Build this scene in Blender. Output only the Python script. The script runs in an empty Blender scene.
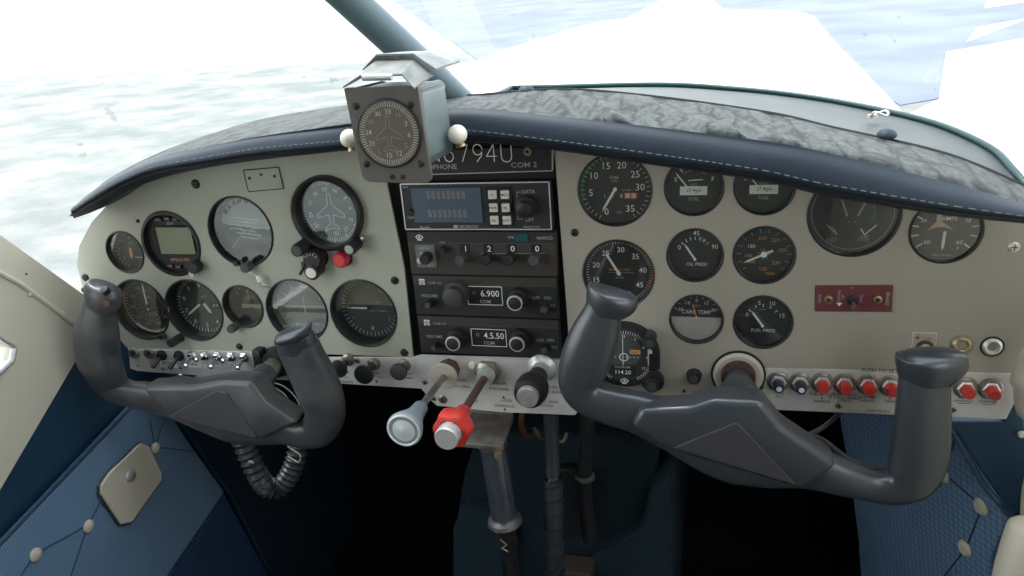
import bpy, bmesh, math, random
from mathutils import Vector, Matrix
random.seed(7)
S = bpy.context.scene
COL = S.collection
PI = math.pi
# ------------------------------------------------------------------ camera
F = 765.46
CM = [[0.9654, -0.26, -0.0213], [0.2514, 0.9052, 0.3426], [-0.0697, -0.3361, 0.9393]]
CAM = Vector((0.17328, -0.80617, 0.30013))
R_ = Vector((CM[0][0], CM[1][0], CM[2][0])).normalized()
U_ = Vector((CM[0][2], CM[1][2], CM[2][2])).normalized()
D_ = U_.cross(R_).normalized()
U_ = R_.cross(D_).normalized()
cd = bpy.data.cameras.new('camera'); cam = bpy.data.objects.new('camera', cd); COL.objects.link(cam)
cam.matrix_world = Matrix(((R_.x, U_.x, -D_.x, CAM.x), (R_.y, U_.y, -D_.y, CAM.y), (R_.z, U_.z, -D_.z, CAM.z), (0, 0, 0, 1)))
cd.sensor_width = 36; cd.lens = F * 36 / 1024; cd.clip_start = .02; cd.clip_end = 3000
S.camera = cam

def ray(px, py): return R_ * ((px - 512) / F) - U_ * ((py - 288) / F) + D_
def P(px, py, Y=0.0):                 # photo measurement -> point at depth Y (the instrument panel is Y = 0)
    d = ray(px, py); return CAM + d * ((Y - CAM.y) / d.y)
def PX(px, py, X):
    d = ray(px, py); return CAM + d * ((X - CAM.x) / d.x)
SLOPE = .07
def PZ(px, py, Z):
    return PP(px, py, Vector((0, 0, Z)), Vector((0, -SLOPE, 1)).normalized())
def PZ_(px, py, Z):
    d = ray(px, py); return CAM + d * ((Z - CAM.z) / d.z)
def PP(px, py, p0, n):
    d = ray(px, py); return CAM + d * ((p0 - CAM).dot(n) / d.dot(n))
def mpp(px, py, Y=0.0): return (P(px, py + 1, Y) - P(px, py, Y)).length    # metres per pixel

# ------------------------------------------------------------------ materials
MATS = {}
def mat(name, col, rough=.5, metal=0, bump=None, var=None, spec=.5, coat=0, emit=0):
    if name in MATS: return MATS[name]
    m = bpy.data.materials.new(name); m.use_nodes = True
    nt = m.node_tree; b = nt.nodes['Principled BSDF']
    c = tuple(col) + (1,)
    b.inputs['Base Color'].default_value = c
    b.inputs['Roughness'].default_value = rough; b.inputs['Metallic'].default_value = metal
    b.inputs['Specular IOR Level'].default_value = spec
    if coat: b.inputs['Coat Weight'].default_value = coat
    if emit:
        b.inputs['Emission Color'].default_value = c; b.inputs['Emission Strength'].default_value = emit
    tc = nt.nodes.new('ShaderNodeTexCoord')
    if var:                                    # (scale, amount, second colour, [lo,hi])
        n = nt.nodes.new('ShaderNodeTexNoise'); n.inputs['Scale'].default_value = var[0]; n.inputs['Detail'].default_value = 6
        nt.links.new(tc.outputs['Object'], n.inputs['Vector'])
        r = nt.nodes.new('ShaderNodeMapRange'); lo, hi = var[3] if len(var) > 3 else (.35, .65)
        r.inputs['From Min'].default_value = lo; r.inputs['From Max'].default_value = hi
        r.inputs['To Min'].default_value = 0; r.inputs['To Max'].default_value = var[1]
        nt.links.new(n.outputs['Fac'], r.inputs['Value'])
        mx = nt.nodes.new('ShaderNodeMix'); mx.data_type = 'RGBA'
        mx.inputs['A'].default_value = c; mx.inputs['B'].default_value = tuple(var[2]) + (1,)
        nt.links.new(r.outputs['Result'], mx.inputs['Factor']); nt.links.new(mx.outputs['Result'], b.inputs['Base Color'])
    if bump:                                   # (scale, strength, distance)
        n = nt.nodes.new('ShaderNodeTexNoise'); n.inputs['Scale'].default_value = bump[0]; n.inputs['Detail'].default_value = 4
        nt.links.new(tc.outputs['Object'], n.inputs['Vector'])
        bp = nt.nodes.new('ShaderNodeBump'); bp.inputs['Strength'].default_value = bump[1]; bp.inputs['Distance'].default_value = bump[2]
        nt.links.new(n.outputs['Fac'], bp.inputs['Height']); nt.links.new(bp.outputs['Normal'], b.inputs['Normal'])
    MATS[name] = m; return m

def glassmat(name, tint=(1, 1, 1), boost=1.0, dirt=0):
    m = bpy.data.materials.new(name); m.use_nodes = True; nt = m.node_tree
    for n in list(nt.nodes): nt.nodes.remove(n)
    o = nt.nodes.new('ShaderNodeOutputMaterial'); mx = nt.nodes.new('ShaderNodeMixShader')
    t = nt.nodes.new('ShaderNodeBsdfTransparent'); t.inputs['Color'].default_value = tuple(tint) + (1,)
    g = nt.nodes.new('ShaderNodeBsdfGlossy'); g.inputs['Roughness'].default_value = .03
    fr = nt.nodes.new('ShaderNodeLayerWeight'); fr.inputs['Blend'].default_value = .5
    pw = nt.nodes.new('ShaderNodeMath'); pw.operation = 'POWER'; pw.inputs[1].default_value = 5; nt.links.new(fr.outputs['Facing'], pw.inputs[0])
    ma = nt.nodes.new('ShaderNodeMath'); ma.operation = 'MULTIPLY_ADD'; ma.inputs[1].default_value = .96; ma.inputs[2].default_value = .04; nt.links.new(pw.outputs[0], ma.inputs[0])
    mu = nt.nodes.new('ShaderNodeMath'); mu.operation = 'MULTIPLY'; mu.inputs[1].default_value = boost; mu.use_clamp = True
    nt.links.new(ma.outputs[0], mu.inputs[0]); nt.links.new(mu.outputs[0], mx.inputs[0])
    nt.links.new(t.outputs[0], mx.inputs[1]); nt.links.new(g.outputs[0], mx.inputs[2]); nt.links.new(mx.outputs[0], o.inputs[0])
    if dirt:
        d = nt.nodes.new('ShaderNodeBsdfDiffuse'); d.inputs['Color'].default_value = (.25, .28, .33, 1)
        m2 = nt.nodes.new('ShaderNodeMixShader'); tc = nt.nodes.new('ShaderNodeTexCoord')
        n = nt.nodes.new('ShaderNodeTexNoise'); n.inputs['Scale'].default_value = 45; n.inputs['Detail'].default_value = 2
        r = nt.nodes.new('ShaderNodeMapRange'); r.inputs['From Min'].default_value = .70; r.inputs['From Max'].default_value = .76
        r.inputs['To Max'].default_value = dirt
        nt.links.new(tc.outputs['Object'], n.inputs['Vector']); nt.links.new(n.outputs['Fac'], r.inputs['Value'])
        nt.links.new(r.outputs['Result'], m2.inputs[0]); nt.links.new(mx.outputs[0], m2.inputs[1]); nt.links.new(d.outputs[0], m2.inputs[2])
        nt.links.new(m2.outputs[0], o.inputs[0])
    MATS[name] = m; return m

PANEL = mat('panel_paint', (.385, .36, .30), .5, bump=(900, .25, .0003), var=(9, .25, (.385, .355, .295)))
PANELG = mat('flight_panel_paint', (.40, .41, .335), .5, bump=(900, .25, .0003), var=(9, .3, (.38, .40, .32)))
ALU = mat('aluminium_strip', (.66, .65, .62), .5, .1, bump=(300, .15, .0003), var=(30, .5, (.48, .46, .43)))
BLK = mat('black_plastic', (.018, .018, .02), .45)
BLKM = mat('black_matte', (.012, .012, .013), .75)
DIAL = mat('dial_black', (.025, .028, .028), .6)
DGREY = mat('dial_grey', (.06, .07, .068), .6)
DBLUE = mat('dial_blue_grey', (.035, .055, .07), .6)
WHT = mat('dial_white', (.86, .86, .80), .6)
DIM = mat('dial_dim_white', (.42, .42, .38), .6)
GRN = mat('dial_green', (.05, .35, .12), .6)
RED = mat('dial_red', (.55, .06, .03), .6)
ORG = mat('dial_orange', (.75, .33, .12), .6)
YEL = mat('dial_yellow', (.75, .6, .12), .6)
PAPER = mat('paper_label', (.88, .88, .85), .7)
PINKW = mat('placard_pinkish', (.60, .53, .52), .6)
RADIO = mat('radio_face', (.022, .023, .026), .5, bump=(700, .2, .0002))
RADIO2 = mat('radio_face_brown', (.045, .038, .032), .55, bump=(700, .2, .0002))
SILV = mat('silver', (.74, .74, .72), .38, .6)
CHROME = mat('chrome', (.75, .76, .78), .16, 1)
STEEL = mat('worn_steel', (.42, .40, .37), .35, .8, var=(60, .6, (.2, .15, .11)))
BRASS = mat('tarnished_brass', (.45, .36, .22), .4, .8)
RUST = mat('rusty_fitting', (.12, .07, .055), .6, .4)
SCREW = mat('screw_black', (.03, .03, .032), .35, .5)
YOKE = mat('yoke_plastic', (.042, .049, .058), .30, bump=(500, .12, .0004), var=(14, .35, (.065, .065, .07)), spec=.9)
YOKEW = mat('yoke_worn', (.055, .058, .063), .34, bump=(350, .25, .0005), var=(20, .5, (.15, .14, .135), (.45, .7)), spec=.6)
YPAD = mat('yoke_pad', (.052, .050, .056), .5, bump=(900, .3, .0004))
KNOBR = mat('red_plastic', (.62, .045, .035), .38)
KNOBR2 = mat('clear_red_plastic', (.45, .02, .04), .15)
KNOBG = mat('grey_blue_plastic', (.22, .27, .30), .42)
CREAM = mat('cream_plastic', (.66, .62, .50), .45, bump=(250, .12, .0004), var=(6, .3, (.56, .54, .44)))
CREAMP = mat('cream_vinyl', (.62, .57, .46), .5)
NAVY = mat('navy_vinyl', (.012, .045, .085), .5, bump=(400, .25, .0005), var=(14, .35, (.018, .06, .11)))
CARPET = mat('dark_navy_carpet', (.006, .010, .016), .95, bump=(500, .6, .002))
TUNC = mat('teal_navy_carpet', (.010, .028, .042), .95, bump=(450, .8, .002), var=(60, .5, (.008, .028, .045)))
COWL = mat('white_cowl_paint', (.88, .88, .88), .35, coat=.4)
HEAD = mat('headliner', (.55, .52, .45), .8)
TEALB = mat('teal_rubber', (.008, .05, .05), .35)
STRUTM = mat('strut_vinyl', (.10, .15, .17), .45, bump=(80, .2, .001))
MAROON = mat('maroon_plate', (.16, .042, .05), .4)
LCD = mat('lcd_olive', (.22, .25, .16), .25)
LCDB = mat('lcd_blue_grey', (.085, .115, .16), .25)
LCDT = mat('lcd_segment', (.20, .20, .205), .3)
BTNW = mat('button_white', (.72, .70, .62), .5)
IVORY = mat('ivory_ball', (.85, .80, .66), .35)
WIRE = mat('black_wire', (.03, .03, .032), .5)
WIREW = mat('white_wire', (.6, .58, .5), .5)
COPPER = mat('copper_tube', (.35, .17, .09), .4, .7)
BELLOW = mat('bellow_rubber', (.05, .052, .058), .4)
BLUEB = mat('blue_black_plastic', (.02, .028, .07), .4)
GLASS = glassmat('gauge_glass', (.97, .98, .97), 2.3)
WSG = glassmat('windshield_glass', (.98, 1, 1), .8, .25)

def quilt(name, c1, c2, scale):
    m = bpy.data.materials.new(name); m.use_nodes = True; nt = m.node_tree; b = nt.nodes['Principled BSDF']
    b.inputs['Roughness'].default_value = .9
    tc = nt.nodes.new('ShaderNodeTexCoord')
    vo = nt.nodes.new('ShaderNodeTexVoronoi'); vo.inputs['Scale'].default_value = scale; vo.inputs['Randomness'].default_value = .12
    nt.links.new(tc.outputs['UV'], vo.inputs['Vector'])
    no = nt.nodes.new('ShaderNodeTexNoise'); no.inputs['Scale'].default_value = 6; nt.links.new(tc.outputs['UV'], no.inputs['Vector'])
    mx = nt.nodes.new('ShaderNodeMix'); mx.data_type = 'RGBA'; mx.inputs['A'].default_value = c1 + (1,); mx.inputs['B'].default_value = c2 + (1,)
    r = nt.nodes.new('ShaderNodeMapRange'); r.inputs['From Min'].default_value = .2; r.inputs['From Max'].default_value = .6
    nt.links.new(vo.outputs['Distance'], r.inputs['Value'])
    nt.links.new(r.outputs['Result'], mx.inputs['Factor'])
    mx2 = nt.nodes.new('ShaderNodeMix'); mx2.data_type = 'RGBA'; mx2.blend_type = 'MULTIPLY'
    mx2.inputs['Factor'].default_value = .35
    nt.links.new(mx.outputs['Result'], mx2.inputs['A']); nt.links.new(no.outputs['Fac'], mx2.inputs['B'])
    nt.links.new(mx2.outputs['Result'], b.inputs['Base Color'])
    bp = nt.nodes.new('ShaderNodeBump'); bp.inputs['Strength'].default_value = .6; bp.inputs['Distance'].default_value = .002; bp.invert = True
    nt.links.new(vo.outputs['Distance'], bp.inputs['Height']); nt.links.new(bp.outputs['Normal'], b.inputs['Normal'])
    MATS[name] = m; return m
QUILT = quilt('blue_quilted_fabric', (.19, .32, .49), (.11, .20, .34), 110)
QUILTF = quilt('blue_smooth_fabric', (.20, .33, .50), (.14, .25, .39), 300)
QUILTD = quilt('dark_blue_woven_fabric', (.035, .09, .21), (.010, .03, .09), 130)

def vinyl_worn(name, base, wear, lo, hi, wr=.6):
    m = bpy.data.materials.new(name); m.use_nodes = True; nt = m.node_tree; b = nt.nodes['Principled BSDF']
    tc = nt.nodes.new('ShaderNodeTexCoord'); mp = nt.nodes.new('ShaderNodeMapping')
    mp.inputs['Scale'].default_value = (2.4, .9, 1.5); nt.links.new(tc.outputs['Object'], mp.inputs['Vector'])
    n = nt.nodes.new('ShaderNodeTexNoise'); n.inputs['Scale'].default_value = 70; n.inputs['Detail'].default_value = 10; n.inputs['Roughness'].default_value = .7
    nt.links.new(mp.outputs[0], n.inputs['Vector'])
    r = nt.nodes.new('ShaderNodeMapRange'); r.inputs['From Min'].default_value = lo; r.inputs['From Max'].default_value = hi
    nt.links.new(n.outputs['Fac'], r.inputs['Value'])
    mx = nt.nodes.new('ShaderNodeMix'); mx.data_type = 'RGBA'; mx.inputs['A'].default_value = base + (1,); mx.inputs['B'].default_value = wear + (1,)
    nt.links.new(r.outputs['Result'], mx.inputs['Factor'])
    m3 = nt.nodes.new('ShaderNodeMapping'); m3.inputs['Scale'].default_value = (1.0, .22, .5); m3.inputs['Rotation'].default_value = (0, 0, .25); nt.links.new(tc.outputs['Object'], m3.inputs['Vector'])
    nd = nt.nodes.new('ShaderNodeTexNoise'); nd.inputs['Scale'].default_value = 40; nt.links.new(tc.outputs['Object'], nd.inputs['Vector'])
    va = nt.nodes.new('ShaderNodeVectorMath'); va.operation = 'MULTIPLY_ADD'; va.inputs[1].default_value = (.015, .015, .015); nt.links.new(nd.outputs['Color'], va.inputs[0]); nt.links.new(m3.outputs[0], va.inputs[2])
    vc = nt.nodes.new('ShaderNodeTexVoronoi'); vc.feature = 'DISTANCE_TO_EDGE'; vc.inputs['Scale'].default_value = 36; nt.links.new(va.outputs[0], vc.inputs['Vector'])
    rc = nt.nodes.new('ShaderNodeMapRange'); rc.inputs['From Max'].default_value = .10; rc.inputs['To Min'].default_value = .22; nt.links.new(vc.outputs['Distance'], rc.inputs['Value'])
    m4 = nt.nodes.new('ShaderNodeMix'); m4.data_type = 'RGBA'; m4.blend_type = 'MULTIPLY'; m4.inputs['Factor'].default_value = 1; nt.links.new(mx.outputs['Result'], m4.inputs['A']); nt.links.new(rc.outputs['Result'], m4.inputs['B'])
    nt.links.new(m4.outputs['Result'], b.inputs['Base Color'])
    b.inputs['Roughness'].default_value = wr; b.inputs['Specular IOR Level'].default_value = .22; v = nt.nodes.new('ShaderNodeTexNoise'); v.inputs['Scale'].default_value = 90; v.inputs['Detail'].default_value = 5
    nt.links.new(mp.outputs[0], v.inputs['Vector'])
    bp = nt.nodes.new('ShaderNodeBump'); bp.inputs['Strength'].default_value = .4; bp.inputs['Distance'].default_value = .0014
    nt.links.new(v.outputs['Fac'], bp.inputs['Height']); nt.links.new(bp.outputs['Normal'], b.inputs['Normal'])
    MATS[name] = m; return m
VINYL = mat('navy_pad_vinyl', (.014, .024, .038), .52, bump=(260, .25, .0006), var=(25, .4, (.028, .040, .055)), spec=.32)
WORN = vinyl_worn('cracked_pad_vinyl', (.030, .040, .040), (.10, .103, .093), .40, .66, .62)
DECK = mat('deck_vinyl', (.075, .088, .085), .55, bump=(150, .3, .001), var=(18, .6, (.11, .12, .115)), spec=.3)
STITCH = mat('stitch_thread', (.15, .16, .16), .7)

# ------------------------------------------------------------------ mesh builder
_text_cache = {}
def text_geo(s):
    if s in _text_cache: return _text_cache[s]
    cu = bpy.data.curves.new('t', 'FONT'); cu.body = s; cu.resolution_u = 2; cu.offset = .003; cu.fill_mode = 'FRONT'; cu.align_x = 'CENTER'
    ob = bpy.data.objects.new('t', cu); COL.objects.link(ob)
    dg = bpy.context.evaluated_depsgraph_get(); me = bpy.data.meshes.new_from_object(ob.evaluated_get(dg))
    vs = [(v.co.x, v.co.y) for v in me.vertices]; fs = [tuple(p.vertices) for p in me.polygons]
    bpy.data.objects.remove(ob); bpy.data.curves.remove(cu); bpy.data.meshes.remove(me)
    if vs:
        xs = [v[0] for v in vs]; ys = [v[1] for v in vs]
        cx = (min(xs) + max(xs)) / 2; y0, y1 = min(ys), max(ys); h = max(y1 - y0, .3)
        if h < .55: h = .7
        vs = [((x - cx) / h, (y - (y0 + y1) / 2) / h) for x, y in vs]
    _text_cache[s] = (vs, fs); return vs, fs

class MB:
    def __init__(self, origin=(0, 0, 0)): self.v = []; self.f = []; self.m = []; self.s = []; self.mats = []; self.o = Vector(origin)
    def mi(self, m):
        if m not in self.mats: self.mats.append(m)
        return self.mats.index(m)
    def add(self, vs, fs, m, smooth=False):
        b = len(self.v); self.v += [Vector(v) for v in vs]; k = self.mi(m)
        for f in fs: self.f.append(tuple(i + b for i in f)); self.m.append(k); self.s.append(smooth)
        return self
    def bm(self, bm_, m, smooth=False, M=None):
        bm_.verts.index_update(); vs = [(M @ v.co if M else v.co.copy()) for v in bm_.verts]
        self.add(vs, [tuple(v.index for v in f.verts) for f in bm_.faces], m, smooth); bm_.free(); return self
    def box(self, c, s, m, bev=0, seg=2, rot=None):
        b = bmesh.new(); bmesh.ops.create_cube(b, size=1)
        for v in b.verts: v.co = Vector((v.co.x * s[0], v.co.y * s[1], v.co.z * s[2]))
        if bev: bmesh.ops.bevel(b, geom=b.edges[:], offset=bev, segments=seg, affect='EDGES', profile=.5)
        M = Matrix.Translation(c) @ (rot.to_4x4() if rot else Matrix.Identity(4))
        return self.bm(b, m, False, M)
    def lathe(self, o, d, prof, m, seg=32, smooth=True, poly=None):      # prof: (radius, distance along d)
        o = Vector(o); d = Vector(d).normalized()
        a = d.cross(Vector((0, 0, 1)))
        if a.length < .1: a = d.cross(Vector((1, 0, 0)))
        a.normalize(); b = d.cross(a)
        vs = []; fs = []
        for r, h in prof:
            for i in range(seg):
                t = 2 * PI * i / seg; vs.append(o + d * h + (a * math.cos(t) + b * math.sin(t)) * max(r, 1e-6))
        for j in range(len(prof) - 1):
            for i in range(seg):
                k = (i + 1) % seg; fs.append((j * seg + i, j * seg + k, (j + 1) * seg + k, (j + 1) * seg + i))
        if prof[0][0] > 1e-5: fs.append(tuple(range(seg))[::-1])
        if prof[-1][0] > 1e-5: fs.append(tuple((len(prof) - 1) * seg + i for i in range(seg)))
        return self.add(vs, fs, m, smooth)
    def disk(self, o, r, m, seg=48, d=(0, -1, 0), th=.0006):
        return self.lathe(o, d, [(r, -th), (r, 0)], m, seg, False)
    def ring(self, o, d, r0, r1, h, m, seg=40):                 # flat ring/bezel with rounded lip
        return self.lathe_closed(o, d, [(r0, 0), (r0, h), ((r0 + r1) / 2, h * 1.25), (r1, h * .8), (r1, 0)], m, seg)
    def lathe_closed(self, o, d, prof, m, seg=40, smooth=True):
        o = Vector(o); d = Vector(d).normalized(); a = d.cross(Vector((0, 0, 1)))
        if a.length < .1: a = d.cross(Vector((1, 0, 0)))
        a.normalize(); b = d.cross(a); n = len(prof); vs = []; fs = []
        for r, h in prof:
            for i in range(seg):
                t = 2 * PI * i / seg; vs.append(o + d * h + (a * math.cos(t) + b * math.sin(t)) * r)
        for j in range(n):
            for i in range(seg):
                k = (i + 1) % seg; q = (j + 1) % n; fs.append((j * seg + i, j * seg + k, q * seg + k, q * seg + i))
        return self.add(vs, fs, m, smooth)
    def tube(self, pts, rad, m, seg=12, smooth=True, cap=True, asp=None, up=None, pw=1.0):
        pts = [Vector(p) for p in pts]; n = len(pts)
        if not hasattr(rad, '__len__'): rad = [rad] * n
        vs = []; fs = []; pa = None
        for j, p in enumerate(pts):
            t = (pts[min(j + 1, n - 1)] - pts[max(j - 1, 0)]).normalized()
            if up is not None: a = t.cross(Vector(up)).normalized()
            else:
                if pa is None:
                    a = t.cross(Vector((0, 0, 1)))
                    if a.length < .2: a = t.cross(Vector((0, 1, 0)))
                else: a = pa - t * pa.dot(t)
                a.normalize()
            pa = a; b = t.cross(a); ra = rad[j]; rb = asp[j] if asp else ra
            for i in range(seg):
                u = 2 * PI * i / seg; c, s_ = math.cos(u), math.sin(u)
                c = math.copysign(abs(c) ** pw, c); s_ = math.copysign(abs(s_) ** pw, s_)
                vs.append(p + a * c * ra + b * s_ * rb)
        for j in range(n - 1):
            for i in range(seg):
                k = (i + 1) % seg; fs.append((j * seg + i, j * seg + k, (j + 1) * seg + k, (j + 1) * seg + i))
        if cap: fs.append(tuple(range(seg))[::-1]); fs.append(tuple((n - 1) * seg + i for i in range(seg)))
        return self.add(vs, fs, m, smooth)
    def prism(self, pts, off, m, bev=0, seg=2):                  # polygon (3d points) extruded by vector off
        b = bmesh.new(); vs = [b.verts.new(p) for p in pts]; f = b.faces.new(vs)
        r = bmesh.ops.extrude_face_region(b, geom=[f]); nv = [e for e in r['geom'] if isinstance(e, bmesh.types.BMVert)]
        bmesh.ops.translate(b, verts=nv, vec=off); bmesh.ops.recalc_face_normals(b, faces=b.faces[:])
        if bev: bmesh.ops.bevel(b, geom=b.edges[:], offset=bev, segments=seg, affect='EDGES', profile=.5)
        return self.bm(b, m)
    def text(self, s, x, z, h, m, y=0.0, sx=1.0, rot=0):
        vs, fs = text_geo(s); c, n = math.cos(rot), math.sin(rot)
        return self.add([(x + (a * sx * c - b * n) * h, y, z + (a * sx * n + b * c) * h) for a, b in vs], fs, m)
    def text_px(self, s, px, py, hpx, m, Y=0.0, sx=1.0, rot=0):
        p = P(px, py, Y); return self.text(s, p.x, p.z, hpx * mpp(px, py, Y), m, Y, sx, rot)
    def build(self, name, parent=None, loc=None, sub=0, autosmooth=True):
        me = bpy.data.meshes.new(name); o = self.o
        me.from_pydata([tuple(v - o) for v in self.v], [], self.f); me.validate(); 
        for m in self.mats: me.materials.append(m)
        if len(me.polygons) == len(self.f):
            me.polygons.foreach_set('material_index', self.m); me.polygons.foreach_set('use_smooth', self.s)
        ob = bpy.data.objects.new(name, me); COL.objects.link(ob)
        if parent is not None: ob.parent = parent
        if loc is not None: ob.location = loc
        elif parent is None: ob.location = o
        bm_ = bmesh.new(); bm_.from_mesh(me); bmesh.ops.recalc_face_normals(bm_, faces=bm_.faces[:]); bm_.to_mesh(me); bm_.free()
        if any(self.s):
            for p in me.polygons: pass
            try: me.set_sharp_from_angle(angle=math.radians(40))
            except Exception: pass
        if sub:
            md = ob.modifiers.new('sub', 'SUBSURF'); md.levels = sub; md.render_levels = sub
        return ob

def tag(o, label, cat=None, group=None, kind=None):
    if label: o['label'] = label
    if cat: o['category'] = cat
    if group: o['group'] = group
    if kind: o['kind'] = kind
    return o
def thing(name, loc, label, cat, group=None):
    o = bpy.data.objects.new(name, None); o.empty_display_size = .02; COL.objects.link(o); o.location = loc
    return tag(o, label, cat, group)
def copy_tree(o, loc, label, parent=None):
    c = o.copy(); COL.objects.link(c); c.parent = parent
    if parent is None: c.location = loc; c['label'] = label
    for ch in list(o.children): copy_tree(ch, None, None, c)
    return c
def lerp_path(st, n=6):                                         # Catmull-Rom through tuples
    out = []
    for i in range(len(st) - 1):
        p0 = st[max(i - 1, 0)]; p1 = st[i]; p2 = st[i + 1]; p3 = st[min(i + 2, len(st) - 1)]
        for k in range(n):
            t = k / n
            out.append(tuple(.5 * (2 * b + (c - a) * t + (2 * a - 5 * b + 4 * c - d) * t * t + (-a + 3 * b - 3 * c + d) * t ** 3) for a, b, c, d in zip(p0, p1, p2, p3)))
    out.append(tuple(st[-1])); return out

def plate_holes(outline, holes, th, m, name, parent=None, loc=None):   # plate in the XZ plane with round holes, front face at y=0
    cu = bpy.data.curves.new('c', 'CURVE'); cu.dimensions = '2D'; cu.fill_mode = 'BOTH'; cu.extrude = th / 2
    def sp(pts):
        s = cu.splines.new('POLY'); s.points.add(len(pts) - 1); s.use_cyclic_u = True
        for q, (x, z) in zip(s.points, pts): q.co = (x, z, 0, 1)
    sp(outline)
    for h in holes:
        if len(h) == 3: sp([(h[0] + h[2] * math.cos(2 * PI * i / 56), h[1] + h[2] * math.sin(2 * PI * i / 56)) for i in range(56)])
        else: sp(h[0])
    ob = bpy.data.objects.new('c', cu); COL.objects.link(ob)
    dg = bpy.context.evaluated_depsgraph_get(); me = bpy.data.meshes.new_from_object(ob.evaluated_get(dg))
    vs = [(v.co.x, th / 2 - v.co.z, v.co.y) for v in me.vertices]; fs = [tuple(p.vertices) for p in me.polygons]
    bpy.data.objects.remove(ob); bpy.data.curves.remove(cu); bpy.data.meshes.remove(me)
    b = MB(); b.add(vs, fs, m); return b

# ------------------------------------------------------------------ dial helpers (local XZ plane, angles clockwise from 12 o'clock)
def pol(r, a): a = math.radians(a); return (r * math.sin(a), r * math.cos(a))
def ticks(mb, r0, r1, a0, a1, n, w, m, y):
    for i in range(n):
        a = a0 + (a1 - a0) * i / max(n - 1, 1); dx, dz = pol(1, a); px, pz = dz, -dx
        q = [(dx * r + px * w * s, y, dz * r + pz * w * s) for r, s in ((r0, -.5), (r1, -.5), (r1, .5), (r0, .5))]
        mb.add(q, [(0, 1, 2, 3)], m)
def arc(mb, r0, r1, a0, a1, m, y, n=24):
    vs = []
    for i in range(n + 1):
        a = a0 + (a1 - a0) * i / n
        for r in (r0, r1): x, z = pol(r, a); vs.append((x, y, z))
    mb.add(vs, [(2 * i, 2 * i + 1, 2 * i + 3, 2 * i + 2) for i in range(n)], m)
def line(mb, x0, z0, x1, z1, w, m, y):
    d = Vector((x1 - x0, z1 - z0)); 
    if d.length < 1e-7: return
    d.normalize(); nx, nz = -d.y * w / 2, d.x * w / 2
    mb.add([(x0 + nx, y, z0 + nz), (x1 + nx, y, z1 + nz), (x1 - nx, y, z1 - nz), (x0 - nx, y, z0 - nz)], [(0, 1, 2, 3)], m)
def rect(mb, x0, z0, x1, z1, m, y): mb.add([(x0, y, z0), (x1, y, z0), (x1, y, z1), (x0, y, z1)], [(0, 1, 2, 3)], m)
def nums(mb, lst, r, a0, a1, h, m, y, sx=1):
    for i, s in enumerate(lst):
        if s is None: continue
        a = a0 + (a1 - a0) * i / max(len(lst) - 1, 1); x, z = pol(r, a); mb.text(s, x, z, h, m, y, sx)
def needle(parent, a, L, back, w, y, m=None, hub=.003, hubm=None, x=0, z=0, name='needle'):
    w = w * 1.25
    b = MB(); dx, dz = pol(1, a); px, pz = dz, -dx
    q = [(x - dx * back - px * w * .5, z - dz * back - pz * w * .5), (x - dx * back + px * w * .5, z - dz * back + pz * w * .5),
         (x + dx * L * .8 + px * w * .45, z + dz * L * .8 + pz * w * .45), (x + dx * L, z + dz * L), (x + dx * L * .8 - px * w * .45, z + dz * L * .8 - pz * w * .45)]
    b.prism([(u, y, v) for u, v in q], (0, -.0008, 0), m or WHT)
    b.lathe((x, y, z), (0, -1, 0), [(hub, 0), (hub, .0014), (0, .0016)], hubm or BLK, 20)
    return b.build(name, parent)

def gauge(name, label, px=None, r=.03, depth=.006, cxz=None, glass=True, group=None, cat='gauge', lip=.0015, rim=BLK, dialr=None):
    x, z = cxz
    g = thing(name, (x, 0, z), label, cat, group)
    c = MB(); ri = r - .0012
    c.lathe_closed((0, 0, 0), (0, -1, 0), [(ri, -depth - .002), (ri, lip * .6), (r - .0004, lip), (r + .0012, lip * .6), (r + .0012, 0), (r - .0003, -.001), (r - .0003, -depth - .002)], rim, 56)
    c.lathe((0, depth + .001, 0), (0, 1, 0), [(r - .0002, 0), (r - .0002, .03), (0, .03)], BLKM, 40)
    c.build('case', g)
    d = MB(); d.disk((0, depth, 0), dialr or ri + .0002, DIAL, 56)
    if glass:
        gl = MB(); gl.lathe((0, depth * .25, 0), (0, -1, 0), [(ri, -.0008), (ri, 0)], GLASS, 56, False); gl.build('glass', g)
    return g, d, depth - .0004

def knob(mb, o, r, L, m, d=(0, -1, 0), seg=20, flute=False, cap=None):
    mb.lathe(o, d, [(r * .92, 0), (r, L * .12), (r, L * .85), (r * .86, L), (0, L)], m, seg)
    if cap: 
        o = Vector(o); d = Vector(d).normalized(); mb.lathe(o + d * L * .99, d, [(r * .68, 0), (r * .66, .0006), (0, .0006)], cap, seg)
    return mb
def screwpart(parent, x, z, r=.0035, m=SCREW, y=0, name='screw'):
    b = MB(); b.lathe((x, y, z), (0, -1, 0), [(r, 0), (r, .0008), (r * .75, .0019), (r * .25, .0022), (0, .0014)], m, 18)
    rect(b, x - r * .6, z - r * .09, x + r * .6, z + r * .09, BLKM, y - .0023); rect(b, x - r * .09, z - r * .6, x + r * .09, z + r * .6, BLKM, y - .0023)
    return b.build(name, parent)
def screw_px(parent, px, py, r=.0035, m=SCREW, off=None):
    p = P(px, py, 0)
    return screwpart(parent, p.x - (off.x if off else 0), p.z - (off.z if off else 0), r, m)

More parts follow.
